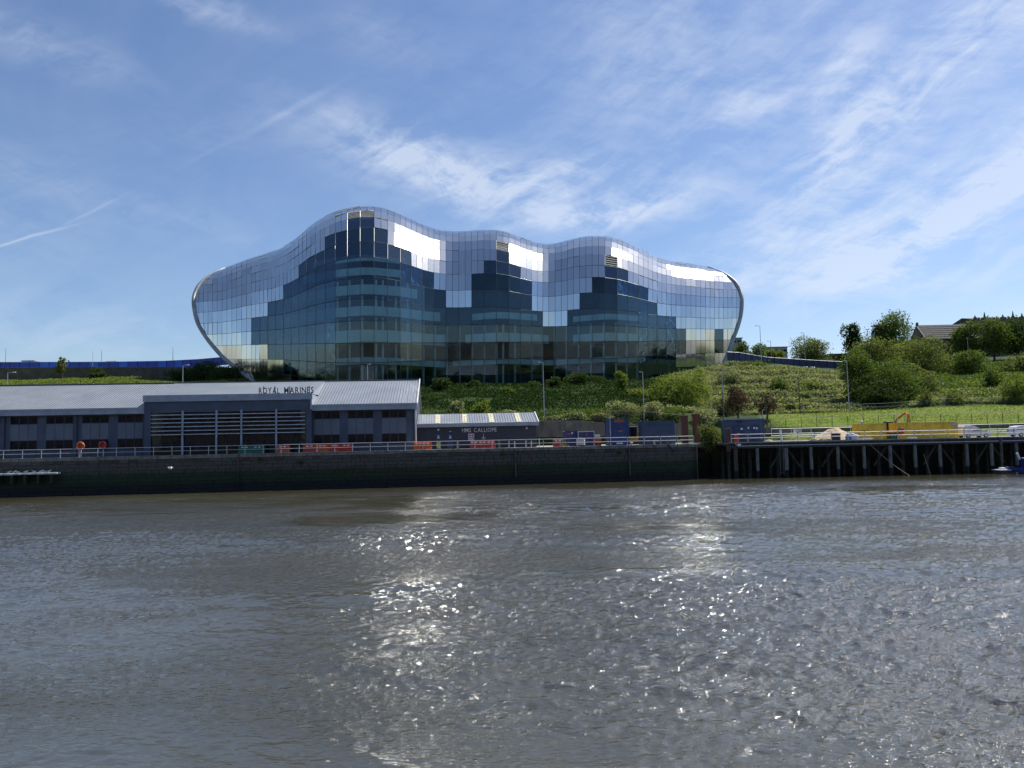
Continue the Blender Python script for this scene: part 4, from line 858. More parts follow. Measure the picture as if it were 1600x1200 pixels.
p = [QF.q(px,py,t) for px,py,t in ((1020,690.5,.6),(1032,690.3,.6),(1040,690.5,.2),(1044,693,-.15),(1048,698,-.2),(1052,704,-.2),(1053,707,-.2))]; ts = (.6,.6,.2,-.15,-.2,-.2,-.2)
pts = [(a, t, z) for (a, z), t in zip(p, ts)]; o = MB().path(pts, .09, 7).build('hose', HOSE, None, QF, pts[0]); tag(o, 'black hose hanging over the quay edge below the slate container', 'hose')
for px, ln, t in ((940,2.4,.9),(948,1.8,1.4),(975,1.6,.8)):
    pass
p = [QF.q(px,py,.9) for px,py in ((925,692.5),(932,692.2),(938,692.6),(945,691.5),(950,690.2))]
o = MB().path([(a,.9,max(z,DECK+.08)) for a,z in p], .09, 6).build('hose', HOSE, None, QF, (p[0][0],.9,DECK)); tag(o, 'black hose lying on the deck left of the tall blue container', 'hose')
# brick gate pillars, gate
BRK = bpy.data.materials.new('pillar_brick'); BRK.use_nodes = True; b = NB(BRK.node_tree); pr = BRK.node_tree.nodes['Principled BSDF']; g = b.n('ShaderNodeTexCoord').outputs['Object']; n_ = b.noise(g, 5, 4)
b.l(b.mix(b.ramp(n_, [(.3,0.0),(.7,1.0)]), (.07,.025,.018), (.16,.055,.036)), pr.inputs['Base Color']); pr.inputs['Roughness'].default_value = .85
MORT = pmat('mortar', (.22,.19,.16), .9)
for px0, px1, py, lab in ((1067,1075.5,648.5,'left brick gate pillar behind the quay end'),(1085,1094,646.5,'right brick gate pillar behind the quay end')):
    t = 13; s0, s1 = S(px0,t,670), S(px1,t,670); z1 = Z(px0,py,t); o = thing('gate_pillar', lab, 'pillar', QF, (s0+s1)/2, t, DECK-.05, 'brick gate pillars')
    w = s1-s0; MB().box(s0+.03, s1-.03, t+.03, t+w-.03, DECK-.05, z1-.25).build('pillar_core', MORT, o)
    z = DECK; r_ = 0
    while z < z1-.3:
        n = 2
        for q in range(n):
            a = s0+(s1-s0)*q/n; c = s0+(s1-s0)*(q+1)/n
            MB().box(a+.01, c-.01, t, t+w, z+.01, z+.21).build('brick_course', BRK, o)
        z += .22; r_ += 1
    MB().cbox(s0-.08, s1+.08, t-.08, t+w+.08, z1-.26, z1, .05).build('pillar_cap', BRK, o)
ga = S(1075.5,13.2,670); gb = S(1085,13.2,670); gt = thing('iron_gate', 'dark iron bar gate between the two brick pillars', 'gate', QF, ga, 13.2, DECK)
for k in range(5): x = ga+(gb-ga)*(k+.5)/5; MB().tube((x,13.2,DECK),(x,13.2,Z(1080,665,13.2)),.03,n=5).build('gate_bar', NAVYD, gt)
for py in (666, 682): MB().tube((ga,13.2,Z(1080,py,13.2)),(gb,13.2,Z(1080,py,13.2)),.03,n=5).build('gate_rail', NAVYD, gt)
# life rings
for px, py, t, mat, lab in ((125.5,697,.55,ORG,'bright orange life ring on a post at the left of the quay railing'),(160.5,695.5,2.9,RED,'dull red life ring by the wall right of the bright orange one')):
    s, z = QF.q(px, py, t); o = thing('life_ring', lab, 'life ring', QF, s, t, DECK, 'life rings on the quay'); R_, r0 = .40, .115; V_, F_ = [], []
    for i in range(24):
        for k in range(8):
            a, c = 2*math.pi*i/24, 2*math.pi*k/8; V_.append((s+(R_+r0*math.cos(c))*math.cos(a), t+r0*math.sin(c), z+(R_+r0*math.cos(c))*math.sin(a)))
    F_ = [(i*8+k, ((i+1)%24)*8+k, ((i+1)%24)*8+(k+1)%8, i*8+(k+1)%8) for i in range(24) for k in range(8)]
    MB().add(V_, F_).build('ring', mat, o, smooth=True); MB().lathe((s,t+.12,z), [(.36,0),(.36,.04)], 16, 'y').build('backing_disc', mat, o); MB().tube((s,t+.2,DECK),(s,t+.2,z+.3),.05).build('post', WHT, o)
    b = MB()
    for a in (.8,2.36,3.9,5.5): b.lathe((s+R_*math.cos(a),t-.0,z+R_*math.sin(a)), [(.05,-.125),(.05,.0)], 6, 'y')
    b.build('bands', WHT, o)
# gulls
GW = pmat('gull_white', (.78,.78,.76), .6); GG = pmat('gull_grey', (.35,.36,.38), .6)
def gull(px, py, t, face, lab, fly=False):
    s, z = QF.q(px, py, t); z = 2.75 if not fly else z; o = thing('gull', lab, 'gull', QF, s, t, z, None if fly else 'gulls on the ledge'); f = face
    zz = z+.14 if not fly else z; prof = [(.015,-.24),(.05,-.16),(.085,-.04),(.09,.05),(.07,.13),(.05,.18),(.055,.22),(.05,.27),(.012,.30)]; V_ = []; n = 8
    for r_, h in prof:
        for i in range(n):
            a = 2*math.pi*i/n; up = .0 if h < .15 else (h-.12)*.9; V_.append((s+f*h, t+r_*math.cos(a), zz+r_*math.sin(a)*.9+up))
    F_ = [(k*n+i,k*n+(i+1)%n,(k+1)*n+(i+1)%n,(k+1)*n+i) for k in range(len(prof)-1) for i in range(n)]+[tuple(range(n-1,-1,-1)),tuple(range((len(prof)-1)*n,len(prof)*n))]
    MB().add(V_, F_).build('body', GW, o, smooth=True); MB().tube((s+f*.30,t,zz+.16),(s+f*.37,t,zz+.14),.015,.005,5).build('beak', pmat('beak_yellow',(.6,.4,.05),.5), o)
    if fly:
        for q in (-1,1): MB().add([(s+.08,t+q*.05,zz+.05),(s-.12,t+q*.05,zz+.04),(s-.14,t+q*.35,zz+.22),(s+.10,t+q*.35,zz+.24),(s-.12,t+q*.62,zz+.16),(s-.02,t+q*.62,zz+.17),(s+.08,t+q*.05,zz+.03),(s-.12,t+q*.05,zz+.02),(s-.14,t+q*.35,zz+.20),(s+.10,t+q*.35,zz+.22)], [(0,1,2,3),(3,2,4,5),(9,8,7,6)]).build('wing', GW, o)
    else:
        for q in (-1,1):
            MB().add([(s+f*.10,t+q*.09,zz+.06),(s-f*.28,t+q*.03,zz+.02),(s-f*.12,t+q*.095,zz-.03),(s+f*.08,t+q*.1,zz-.02)], [(0,1,2,3),(3,2,1,0)]).build('wing', GG, o); MB().tube((s,t+q*.03,zz-.07),(s,t+q*.03,z),.008,n=4).build('leg', pmat('beak_yellow',(.6,.4,.05),.5), o)
for px, f, lab in [(13.5,1,'leftmost white gull on the pale ledge'),(21.5,1,'second gull from the left on the ledge beside its close neighbour'),(28,-1,'third gull from the left on the ledge'),(40,1,'lone gull standing mid ledge with wide gaps around'),(54,-1,'gull fifth from the left on the ledge'),(63.5,1,'gull sixth from the left on the ledge, close to its neighbour'),(69.5,-1,'gull seventh from the left on the ledge'),(76,1,'rightmost gull standing at the ledge end')]:
    gull(px, 729, -.5, f, lab)
gull(266.5, 732.5, -1.2, 1, 'white gull flying low before the dark quay wall', True)
# ================================================================== things on the jetty yard
JZ = 4.40
o, s0, s1, z1 = container('site_cabin', 'dark blue flat roofed cabin at the left end of the jetty', 'cabin', JF, 1136, 1195.5, 2.6, 655.5, 2.6, JZ, SLT, ribs=False)
MB().box(s0-.06, s1+.06, 2.5, 5.3, z1, z1+.16).build('roof', FASC, o)
for a, c, top in ((1146,1163,664.5),(1175,1187,664.5)):
    xa, xc = at(a,670,99.8)[0], at(c,670,99.8)[0]; MB().box(xa, xc, 2.55, 2.599, JZ+.1, JF.q(a,top,2.6)[1]).build('door', BLU, o)
for px, py, w in ((1159,670,.3),(1169.5,668.5,.2),(1178.5,668.5,.22),(1182.5,669,.2)): x, z = JF.q(px,py,2.5); MB().box(x-w/2, x+w/2, 2.53, 2.548, z-.12, z+.12).build('notice', WHT, o)
MB().box(at(1153,657,99.8)[0], at(1159,657,99.8)[0], 2.4, 2.6, z1-.35, z1-.05).build('vent_hood', NAVYD, o)
o = MB().cbox(JX0-.02, JX0+.42, .05, .5, 3.4, JF.q(1138,669,.1)[1], .04).build('mooring_post', pmat('rusty_timber', (.14,.07,.045), .85, var=.3, scale=2), None, JF, (JX0,.05,3.4)); tag(o, 'stout reddish brown post at the left corner of the jetty', 'post')
x, _ = JF.q(1150.5,690,1.0); o = thing('fire_extinguisher_stand', 'red cylinder stand behind the left end of the jetty railing', 'red stand', JF, x, 1.0, JZ); MB().lathe((x,1.0,JZ),[(.28,0),(.3,.05),(.3,.85),(.2,.95),(.1,1.0)],12).build('cylinder', RED, o); MB().cbox(x+.1,x+.45,.8,1.2,JZ+.95,JZ+1.2,.03).build('head', RED, o)
x, z = JF.q(1155,695.5,-.25); o = MB().cbox(x-.2,x+.2,-.3,-.14,z-.13,z+.13,.02).build('junction_box', WHT, None, JF, (x,-.14,z)); tag(o, 'small white box fixed to the jetty edge near its left end', 'box')
xa, za_ = JF.q(1219,671.5,.9); xb, zb_ = JF.q(1221.8,692,.9); o = MB().tube((xb,.9,JZ),(xa,.9,za_),.13,n=8).build('leaning_post', WHT, None, JF, (xb,.9,JZ)); tag(o, 'stout white post leaning left behind the jetty railing', 'post')
x, z = JF.q(1242,674,6); o = thing('site_sign', 'white and pale green panel sign in front of the low retaining wall', 'sign', JF, x, 6, JZ); MB().box(x-.2,x+.2,6,6.05,z-.35,z+.3).build('panel', WHT, o); MB().box(x+.25,x+.95,6,6.05,z-.1,z+.3).build('side_panel', pmat('sign_green',(.35,.5,.42),.5), o)
for dx in (-.15,.85): MB().tube((x+dx,6.08,JZ),(x+dx,6.08,z-.1),.03).build('leg', GALV, o)
# sand heap
def heap(name, lab, px, t, w, d, h, mat, sd):
    x = JF.q(px,690,t)[0]; n = 34; u = np.linspace(-1,1,n); U, V_ = np.meshgrid(u, u, indexing='ij'); r_ = np.sqrt((U+.05)**2+V_**2); z = np.clip(1.05-r_, 0, None); z = np.minimum(z, .82+.05*np.sin(U*5)); z = z*(1+.18*(vnoise(U*4, V_*4, .9, sd)-.5))*h+(vnoise(U*14, V_*14, 1.0, sd+1)-.5)*.10*(z > 0); z = np.clip(z, -.02, None)
    X, Y = x+U*w/2, t+V_*d/2; idx_ = np.arange(n*n).reshape(n, n); F_ = np.stack([idx_[:-1,:-1], idx_[1:,:-1], idx_[1:,1:], idx_[:-1,1:]], -1).reshape(-1,4); w0 = JF.w(x, t, JZ)
    o = link(name, npmesh(name, np.stack([X-x, Y-t, z], -1).reshape(-1,3), F_, mat, True)); o.location = w0; return tag(o, lab, 'heap')
heap('sand_heap', 'large pale sand heap behind the jetty railing', 1305, 6.0, 6.2, 5.5, 1.95, pmat('sand', (.52,.40,.24), .95, var=.18, scale=2.2, bump=.08, bscale=5), 3)
heap('rubble_heap', 'low heap of broken yellowish rubble right of the blue cabin', 1202, 1.8, 1.6, 1.6, .42, pmat('rubble', (.36,.30,.18), .95, var=.4, scale=5, bump=.1), 6)
for k, (px, t, w) in enumerate(((1272,2.2,1.2),(1284,2.0,1.0),(1293,1.8,1.3))):
    heap('rubble_heap', ['low dark rubble pile left of the sand heap foot','smallest dark rubble pile in front of the sand heap','dark rubble pile just left of the black drums'][k], px, t, w*1.3, 1.2, .35, pmat('dark_rubble', (.07,.06,.05), .95, var=.4, scale=4, bump=.1), 20+k)
for px, lab in ((1303.5,'left of two black boxes before the sand heap'),(1310,'right of two black boxes before the sand heap')):
    x = JF.q(px,690,1.6)[0]; o = thing('black_box', lab, 'box', JF, x, 1.6, JZ, 'black boxes before the sand heap'); MB().cbox(x-.24,x+.24,1.4,1.9,JZ,JZ+.9,.04).build('body', HOSE, o); MB().cbox(x-.27,x+.27,1.37,1.93,JZ+.9,JZ+.98,.02).build('lid', HOSE, o)
def sack(px, t, r, h, mat, lab, nm='bulk_bag'):
    x = JF.q(px,690,t)[0]; n = 14; V_ = []; rows = [(.75,0),(1.0,.12),(1.06,.45),(1.0,.75),(.72,.95),(.3,1.02)]
    for rr, hh in rows:
        for i in range(n): a = 2*math.pi*i/n; q = (abs(math.cos(a))**3+abs(math.sin(a))**3)**(-1/3); k = rr*r*q*(1+random.uniform(-.07,.07)); V_.append((x+k*math.cos(a), t+k*math.sin(a), JZ+h*hh))
    F_ = [(k*n+i,k*n+(i+1)%n,(k+1)*n+(i+1)%n,(k+1)*n+i) for k in range(5) for i in range(n)]+[tuple(range(n-1,-1,-1)),tuple(range(5*n,6*n))]
    o = MB().add(V_, F_).build(nm, mat, None, JF, (x,t,JZ)); return tag(o, lab, 'bag')
BAGB = pmat('bag_blue', (.06,.15,.40), .6, var=.1, scale=4); BAGW = pmat('bag_white', (.62,.62,.64), .7, var=.2, scale=5)
sack(1326,1.8,.33,.85,BAGB,'rounded blue bag before the right foot of the sand heap'); sack(1333,1.9,.33,.9,BAGW,'crumpled white bag beside the blue bag'); sack(1338.5,1.7,.3,.75,BAGW,'second white bag nearest the yellow container')
for px0, px1, py, lab in ((1347,1364,687.3,'stack of white boards lying flat before the left yellow container'),(1421,1432,686,'short stack of pale boards before the long yellow container')):
    x0, x1 = JF.q(px0,690,.9)[0], JF.q(px1,690,.9)[0]; o = thing('board_stack', lab, 'boards', JF, x0, .9, JZ)
    for k in range(3): j = random.uniform(-.05,.05); MB().box(x0+j, x1+j, .7+j, 1.5+j, JZ+.02+k*.085, JZ+.10+k*.085).build('board', WHT, o)
# yellow containers
YEL = pmat('container_yellow', (.80,.54,.06), .5, var=.15, scale=.8)
o, s0, s1, z1 = container('yellow_container', 'shorter yellow container left of the black cab', 'container', JF, 1345, 1386, 3.0, 661.5, 2.4, JZ, YEL, step=.3)
MB().box(s0-.02, s0+1.2, 2.6, 2.99, JZ+.02, JZ+1.1).build('side_locker', YEL, o); MB().cbox(s0+.2,s0+.5,3.1,3.4,z1,z1+.35,.03).build('vent', GALV, o)
o, s0, s1, z1 = container('yellow_container', 'long yellow container with a grey corner patch and red hose reel', 'container', JF, 1404, 1498.5, 3.0, 659.5, 2.4, JZ, YEL, step=.3)
xa = JF.q(1484,665,3.0)[0]; MB().add([(xa,2.985,z1-.1),(xa+.62,2.985,z1-.1),(xa+1.1,2.985,z1-1.1),(xa+.95,2.985,z1-1.1),(xa,3.005,z1-.1),(xa+.62,3.005,z1-.1),(xa+1.1,3.005,z1-1.1),(xa+.95,3.005,z1-1.1)], [(3,2,1,0),(4,5,6,7),(0,1,5,4),(1,2,6,5),(2,3,7,6),(3,0,4,7)]).build('corner_patch', FASC, o)
for px in (1419, 1437, 1474.5): x = JF.q(px,670,3.0)[0]; MB().box(x-.04,x+.04,2.97,3.009,JZ+.1,z1-.1).build('vertical_seam', YEL, o)
x, z = JF.q(1409,673.5,2.6); MB().lathe((x,2.62,z), [(.38,0),(.40,.05),(.40,.30),(.36,.36)], 18, 'y').build('hose_reel', RED, o); MB().lathe((x,2.58,z), [(.1,0),(.1,.05)], 10, 'y').build('reel_hub', NAVYD, o)
o, s0, s1, z1 = container('green_skip', 'dark green metal bin between the two yellow containers', 'bin', JF, 1392.5, 1403, 2.2, 675.5, 1.2, JZ, pmat('skip_green', (.02,.085,.065), .5), ribs=False)
# excavators
def excavator(F, px, t, zb, col, lab, boom, cabw, colname, sc=1.0, cab=NAVYD):
    s = F.q(px, 690, t)[0]; o = thing('mini_excavator', lab, 'excavator', F, s, t, zb); TRK = HOSE
    for q in (-.62, .62):
        tr_ = MB().prism([(t+q-.16,zb+.03),(t+q+.16,zb+.03),(t+q+.16,zb+.42),(t+q-.16,zb+.42)], s-.75, s+.75).build('track', TRK, o)
        for dx in (-.75,.75): MB().lathe((s+dx,t+q-.16,zb+.225), [(.2,0),(.2,.32)], 12, 'y').build('track_wheel', TRK, o)
    MB().cbox(s-.7,s+.75,t-.6,t+.6,zb+.5,zb+1.05,.08).build('body', col, o); MB().cbox(s-.95,s-.55,t-.55,t+.55,zb+.55,zb+1.25,.15).build('engine_cover', col, o)
    cb = MB()
    for x in (s-.45, s+.42):
        for y in (t-.5, t+.1): cb.tube((x,y,zb+1.05),(x,y,zb+2.3),.05)
    cb.build('cab_frame', cab, o); MB().cbox(s-.6,s+.55,t-.6,t+.2,zb+2.3,zb+2.42,.04).build('cab_roof', cab, o); MB().box(s-.42,s+.38,t-.47,t+.05,zb+1.1,zb+2.28).build('cab_glass', DGL, o)
    pts = [(F.q(a,c,t)[0], t+.3, F.q(a,c,t)[1]) for a, c in boom]
    if pts:
        for i, (p, q) in enumerate(zip(pts[:-1], pts[1:])):
            MB().tube(p, q, .20 if i == 0 else .17, .17 if i == 0 else .11, 4).build(['boom','dipper','link','link'][min(i,3)], col, o)
        mid = [(a+c)/2 for a, c in zip(pts[0], pts[1])]; MB().tube((mid[0]+.1,t+.1,mid[2]+.15),(pts[1][0],t+.1,pts[1][2]+.12),.05).build('ram', WHT, o)
        b_ = pts[-1]; MB().prism([(t+.05,b_[2]-.1),(t+.55,b_[2]-.1),(t+.5,b_[2]-.5),(t+.1,b_[2]-.5)], b_[0]-.3, b_[0]+.15).build('bucket', NAVYD, o)
EXO = pmat('excavator_orange', (.50,.085,.025), .45, var=.12); EXY = pmat('excavator_yellow', (.55,.33,.03), .45, var=.1)
excavator(JF, 1389, 6.4, JZ, EXO, 'orange excavator with raised boom and black cab behind the yellow containers', [(1396,672),(1404,655),(1416,645.5),(1421,647),(1420,662)], 1, '')
excavator(QF, 989, 6.5, DECK, EXY, 'small yellow machine with black canopy between the blue containers', [(993,683),(998,671),(1003,668.5),(1000,682)], 1, '')
# vehicles
TYRE = pmat('tyre', (.015,.015,.015), .8); ALLOY = pmat('wheel_rim', (.45,.46,.48), .35, metal=.8); CARW = pmat('car_white', (.70,.71,.73), .25, var=.04); CARS = pmat('car_silver', (.52,.54,.57), .28, metal=.4, var=.04); LAMP = pmat('lamp_red', (.4,.02,.02), .3); LAMPW = pmat('lamp_clear', (.75,.77,.8), .2)
def car(F, px0, px1, t, zb, paint, lab, W=1.78, H=1.5, covered=False):
    s0, s1 = F.q(px0,685,t)[0], F.q(px1,685,t)[0]; L = s1-s0; o = thing('parked_car', lab, 'car', F, (s0+s1)/2, t, zb)
    low = [(0,.28),(.0,.62),(.02,.86),(.10,.92),(.34,.95),(.66,.95),(.80,.90),(.94,.80),(.99,.66),(1.0,.40),(.985,.26),(.5,.22)]
    top = [(.015,.88),(.05,1.28),(.12,H-.07),(.25,H),(.45,H-.01),(.55,H-.10),(.70,.95),(.74,.90),(.5,.86)]
    def loft(prof, ins, nm, mat, parent=o):
        V_ = []; n = len(prof)
        for y, k in ((-W/2+ins[0], 1), (-W/2+ins[1], 0), (W/2-ins[1], 0), (W/2-ins[0], 1)):
            cx, cz = .5, .6
            for a, z in prof: kk = .97 if k else 1.0; V_.append((s0+L*(cx+(a-cx)*kk), t+W/2+y, zb+(cz+(z-cz)*kk)))
        F_ = [(j*n+i, j*n+(i+1)%n, (j+1)*n+(i+1)%n, (j+1)*n+i) for j in range(3) for i in range(n)]+[tuple(range(n-1,-1,-1)), tuple(range(3*n,4*n))]
        return MB().add(V_, F_).build(nm, mat, parent, smooth=False)
    loft(low, (.0,.07), 'body', paint); loft(top, (.10,.22), 'cabin', paint)
    for (a,b_,c,d) in ([((.07,.98),(.34,.98),(.34,H-.12),(.13,H-.14))] if not covered else [])+[((.37,.98),(.64,.98),(.53,H-.14),(.37,H-.12))]:
        for y in (t+.085, t+W-.085): MB().add([(s0+L*q[0], y+(.04 if y < t+1 else -.04)*(q[1] > 1.1), zb+q[1]) for q in (a,b_,c,d)], [(0,1,2,3),(3,2,1,0)]).build('side_window', DGL, o)
    MB().add([(s0+L*.705,t+.2,zb+.965),(s0+L*.705,t+W-.2,zb+.965),(s0+L*.565,t+W-.3,zb+H-.10),(s0+L*.565,t+.3,zb+H-.10)], [(0,1,2,3),(3,2,1,0)]).build('windscreen', DGL, o)
    for a in (.19, .81):
        for y in (t-.01, t+W-.20):
            w_ = MB().lathe((s0+L*a, y, zb+.31), [(.22,0),(.31,.02),(.31,.19),(.22,.21)], 18, 'y').build('wheel', TYRE, o); yy = y-.006 if y < t+.5 else y+.20
            r__ = MB().lathe((s0+L*a, yy, zb+.31), [(.19,0),(.19,.02)], 12, 'y'); q = bpy.data.objects.new('rim', r__.mesh('rim', ALLOY, MB.OFF[o.name])); COL.objects.link(q); q.parent = w_
    for y in (t+.12, t+W-.42): MB().cbox(s1-L*.035, s1-.0, y, y+.30, zb+.62, zb+.76, .02).build('headlight', LAMPW, o); MB().cbox(s0-.01, s0+.06, y, y+.2, zb+.7, zb+.95, .02).build('tail_light', LAMP, o)
    MB().cbox(s0+L*.62, s0+L*.66, t-.14, t+.02, zb+.95, zb+1.08, .02).build('mirror', paint, o); MB().box(s0+L*.36,s0+L*.363,t-.004,t+.002,zb+.3,zb+.93).build('door_seam', NAVYD, o)
    if covered:
        cv = [(-.03,.45),(-.035,.95),(.03,1.52),(.10,H+.16),(.30,H+.13),(.44,H+.04),(.47,1.18),(.36,1.0),(.30,.72),(.12,.52)]; loft(cv, (-.05,.12), 'cover', BAGW)
car(JF, 1505, 1550, 4.2, JZ, CARS, 'silver car with a crumpled pale cover over its rear on the quay', covered=True)
car(JF, 1586, 1640, 5.2, JZ, CARW, 'white estate car cut by the right frame edge')
# boats
def boat_parts():
    x, _ = JF.q(1607,730,-2.6); o = thing('workboat', 'blue workboat moored at the jetty, cut by the right frame edge', 'boat', JF, x, -2.6, 0); V_ = []; n = 0
    secs = [(-2.6,.35,.85,.95),(-2.2,.75,.45,.85),(-1.2,1.0,.12,.72),(.5,1.1,.05,.65),(2.6,1.05,.05,.68)]; BB = pmat('boat_blue', (.02,.045,.20), .35)
    for dx, w, zk, zg in secs: V_ += [(x+dx,-2.6-w,zg),(x+dx,-2.6-w*.75,zk-.1),(x+dx,-2.6,zk-.3),(x+dx,-2.6+w*.75,zk-.1),(x+dx,-2.6+w,zg),(x+dx,-2.6,zg-.12)]
    F_ = [(k*6+i,k*6+(i+1)%6,(k+1)*6+(i+1)%6,(k+1)*6+i) for k in range(4) for i in range(6)]+[(5,4,3,2,1,0),tuple(range(24,30))]
    MB().add(V_, F_).build('hull', BB, o); MB().cbox(x-.6,x+1.6,-3.2,-2.0,.6,1.75,.12).build('wheelhouse', BB, o); MB().cbox(x-.75,x+1.7,-3.3,-1.9,1.75,1.86,.04).build('cabin_roof', BB, o); MB().box(x-.4,x+1.4,-3.215,-3.19,1.15,1.6).build('window', DGL, o)
    MB().tube((x-1.0,-2.6,1.7),(x-1.3,-2.6,2.5),.10,.14,8).build('funnel', pmat('boat_white',(.6,.62,.64),.4), o); MB().tube((x+.1,-2.6,1.8),(x+.1,-2.6,2.9),.03).build('mast', WHT, o); MB().tube((x-.75,-3.3,1.9),(x-1.2,-3.3,1.9),.04).build('rail', GALV, o)
boat_parts()
x0, x1 = JF.q(1557,735,-2.2)[0], JF.q(1590,735,-2.2)[0]; o = thing('pontoon', 'low floating pontoon with white top beside the blue boat', 'pontoon', JF, (x0+x1)/2, -2.2, 0)
MB().cbox(x0,x1,-2.9,-1.4,-.2,.42,.06).build('float', JT, o); MB().cbox(x0-.08,x1+.05,-2.98,-1.32,.42,.54,.03).build('deck', WHT, o); MB().cbox(x0+.3,x0+.85,-2.7,-2.1,.54,.78,.05).build('cleat_box', WHT, o); MB().lathe((x1-.6,-3.0,.22),[(.1,-.2),(.16,-.1),(.16,.1),(.1,.2)],10).build('fender', BOL, o)
# wire fences on the grass, rear rail
FEN = pmat('fence_dark', (.05,.055,.045), .6); FEN2 = pmat('fence_galv', (.08,.10,.09), .7)
def fence(name, lab, pts, step, h, mat, rails=(1.0,), cat='fence', wires=0, r=.045):
    root = thing(name, lab, cat, WF, pts[0][0], pts[0][1], 0); off = MB.OFF[root.name]; tot = []
    for a, c in zip(pts[:-1], pts[1:]):
        n = max(1, int(round(math.dist(a[:2], c[:2])/step))); tot += [tuple(a[i]+(c[i]-a[i])*k/n for i in range(2)) for k in range(n)]
    tot.append(pts[-1][:2]); g = [float(terrain(x,y)) if len(pts[0]) < 3 else float(np.interp(x, [p[0] for p in pts], [p[2] for p in pts])) for x,y in tot]
    for (x,y), z in zip(tot, g): MB().tube((x,y,z-.1),(x,y,z+h),r,n=5).build('fence_post', mat, root)
    for f in rails:
        b = MB()
        for (p, z), (q, z2) in zip(list(zip(tot,g))[:-1], list(zip(tot,g))[1:]): b.tube((*p,z+h*f),(*q,z2+h*f),.03,n=4)
        b.build('fence_rail', mat, root)
    if wires:
        b = MB()
        for (p, z), (q, z2) in zip(list(zip(tot,g))[:-1], list(zip(tot,g))[1:]):
            for k in range(wires): f = .1+.85*k/wires; b.tube((*p,z+h*f),(*q,z2+h*f),.012,n=3)
        b.build('fence_wires', mat, root, kind='stuff')
X = lambda px, py, Y: (float(at(px,py,Y)[0]), Y)
fence('wire_fence', 'dark post and wire fence in front of the mown grass', [X(1204,670,121.6), X(1640,660,121.6)], 2.42, 1.9+.6, FEN, (1.0,), wires=5)
fence('upper_fence', 'pale green metal rail fence along the top of the mown grass', [X(1334,648,134.5), X(1500,645,134.5), X(1660,640,134.5)], 1.95, 1.15, FEN2, (1.0,.5), wires=4)
fence('bank_fence', 'dark wire fence among the bushes above the grey retaining wall', [X(655,660,123.5), X(1064,660,123.5)], 3.0, 2.0, FEN, (1.0,), wires=6)
zr0 = JF.q(1300,668,16)[1]; fence('yard_rail', 'thin pale upper rail at the back of the jetty yard', [(*X(1205,669,113),JZ), (*X(1515,665,113),JZ), (*X(1640,662,113),JZ)], 2.9, zr0-JZ, GALV, (1.0,.45))
# lamp posts
POLE = pmat('lamp_pole', (.36,.38,.40), .5, metal=.4, var=.06)
def lamp(px, ytop, ybase, Y, arm, lab, r=.085, base=None, mat=POLE, name='street_lamp', cat='street lamp', pxb=None):
    p = at(px, ybase, Y); top = at(px, ytop, Y); x = p[0] if pxb is None else at(pxb, ybase, Y)[0]; zb = min(p[2], float(terrain(x, Y))) if base is None else base; H = top[2]
    o = thing(name, lab, cat, WF, x, Y, zb); MB().tube((x,Y,zb-.2),(x,Y,zb+(H-zb)*.25),r*1.25,r*1.2,8).tube((x,Y,zb+(H-zb)*.25),(x,Y,H),r,r*.6,8).build('pole', mat, o)
    if arm:
        MB().tube((x,Y,H-.05),(x+arm*.75,Y-.1,H+.02),.05,n=6).build('arm', mat, o); MB().add([(x+arm*.7,Y-.2,H-.06),(x+arm,Y-.2,H-.02),(x+arm,Y+.05,H-.02),(x+arm*.7,Y+.05,H-.06),(x+arm*.7,Y-.18,H+.10),(x+arm,Y-.16,H+.06),(x+arm,Y+.02,H+.06),(x+arm*.7,Y+.03,H+.10)], [(3,2,1,0),(4,5,6,7),(0,1,5,4),(1,2,6,5),(2,3,7,6),(3,0,4,7)]).build('lamp_head', WHT if mat is POLE else mat, o)
    return o
for a in [(850.5,566,655,126,-.75,'tall grey lamp post above the right end of the low shed'),(1006.5,581,655,124,-.55,'grey lamp post left of the bushy tree by the slate container'),(285.5,570.5,605,125,1.05,'white topped lamp post above the long roof left of the hall rim'),(11.5,582,605,125,1.35,'lamp post with long arm at the far left above the roof'),(574.5,569,600,125,.5,'slim lamp post in front of the big glass bulge'),
          (1131,575,650,131,-.4,'grey lamp post just below the right rim of the concert hall'),(1327.5,563,652,132,-.5,'tall lamp post left of the big dark trees on the right'),(1189.5,509,560,190,-1.3,'tall street lamp with left arm on the skyline near the hall'),(1258,520,560,205,-.9,'street lamp rising through the round willow on the skyline'),(1205,533,556,215,-1.0,'small distant street lamp left of the flat roofed building'),
          (1513.5,529,560,212,-.4,'small lamp post before the trees near the slate roofed house'),(1567.5,558,582,205,-1.9,'street lamp with long left arm above the pale wall on the right'),
          (8.5,544.5,568,222,-.25,'distant thin lamp at the far left of the skyline'),(158.5,548,570,222,-.2,'distant thin lamp right of the white flagpole'),(270,543.5,566,222,-.2,'distant thin lamp above the blue hoarding near the hall')]:
    lamp(*a)
for a in [(1250.5,589,652,133.6,0,'dark timber pole standing on the mown grass edge'),(1130.5,612,655,124,0,'dark slim pole among the bushes left of the blue cabin'),(1198,616,655,124,0,'dark slim pole behind the right end of the blue cabin')]:
    lamp(*a, mat=FEN, name='utility_pole', cat='pole')
lamp(145,547,568,221,0,'thin white flagpole standing behind the left hoarding', mat=WHT, name='flagpole', cat='flagpole'); lamp(1192,640,662,124,0,'short thin grey pole beside the blue cabin roof', name='utility_pole', cat='pole')
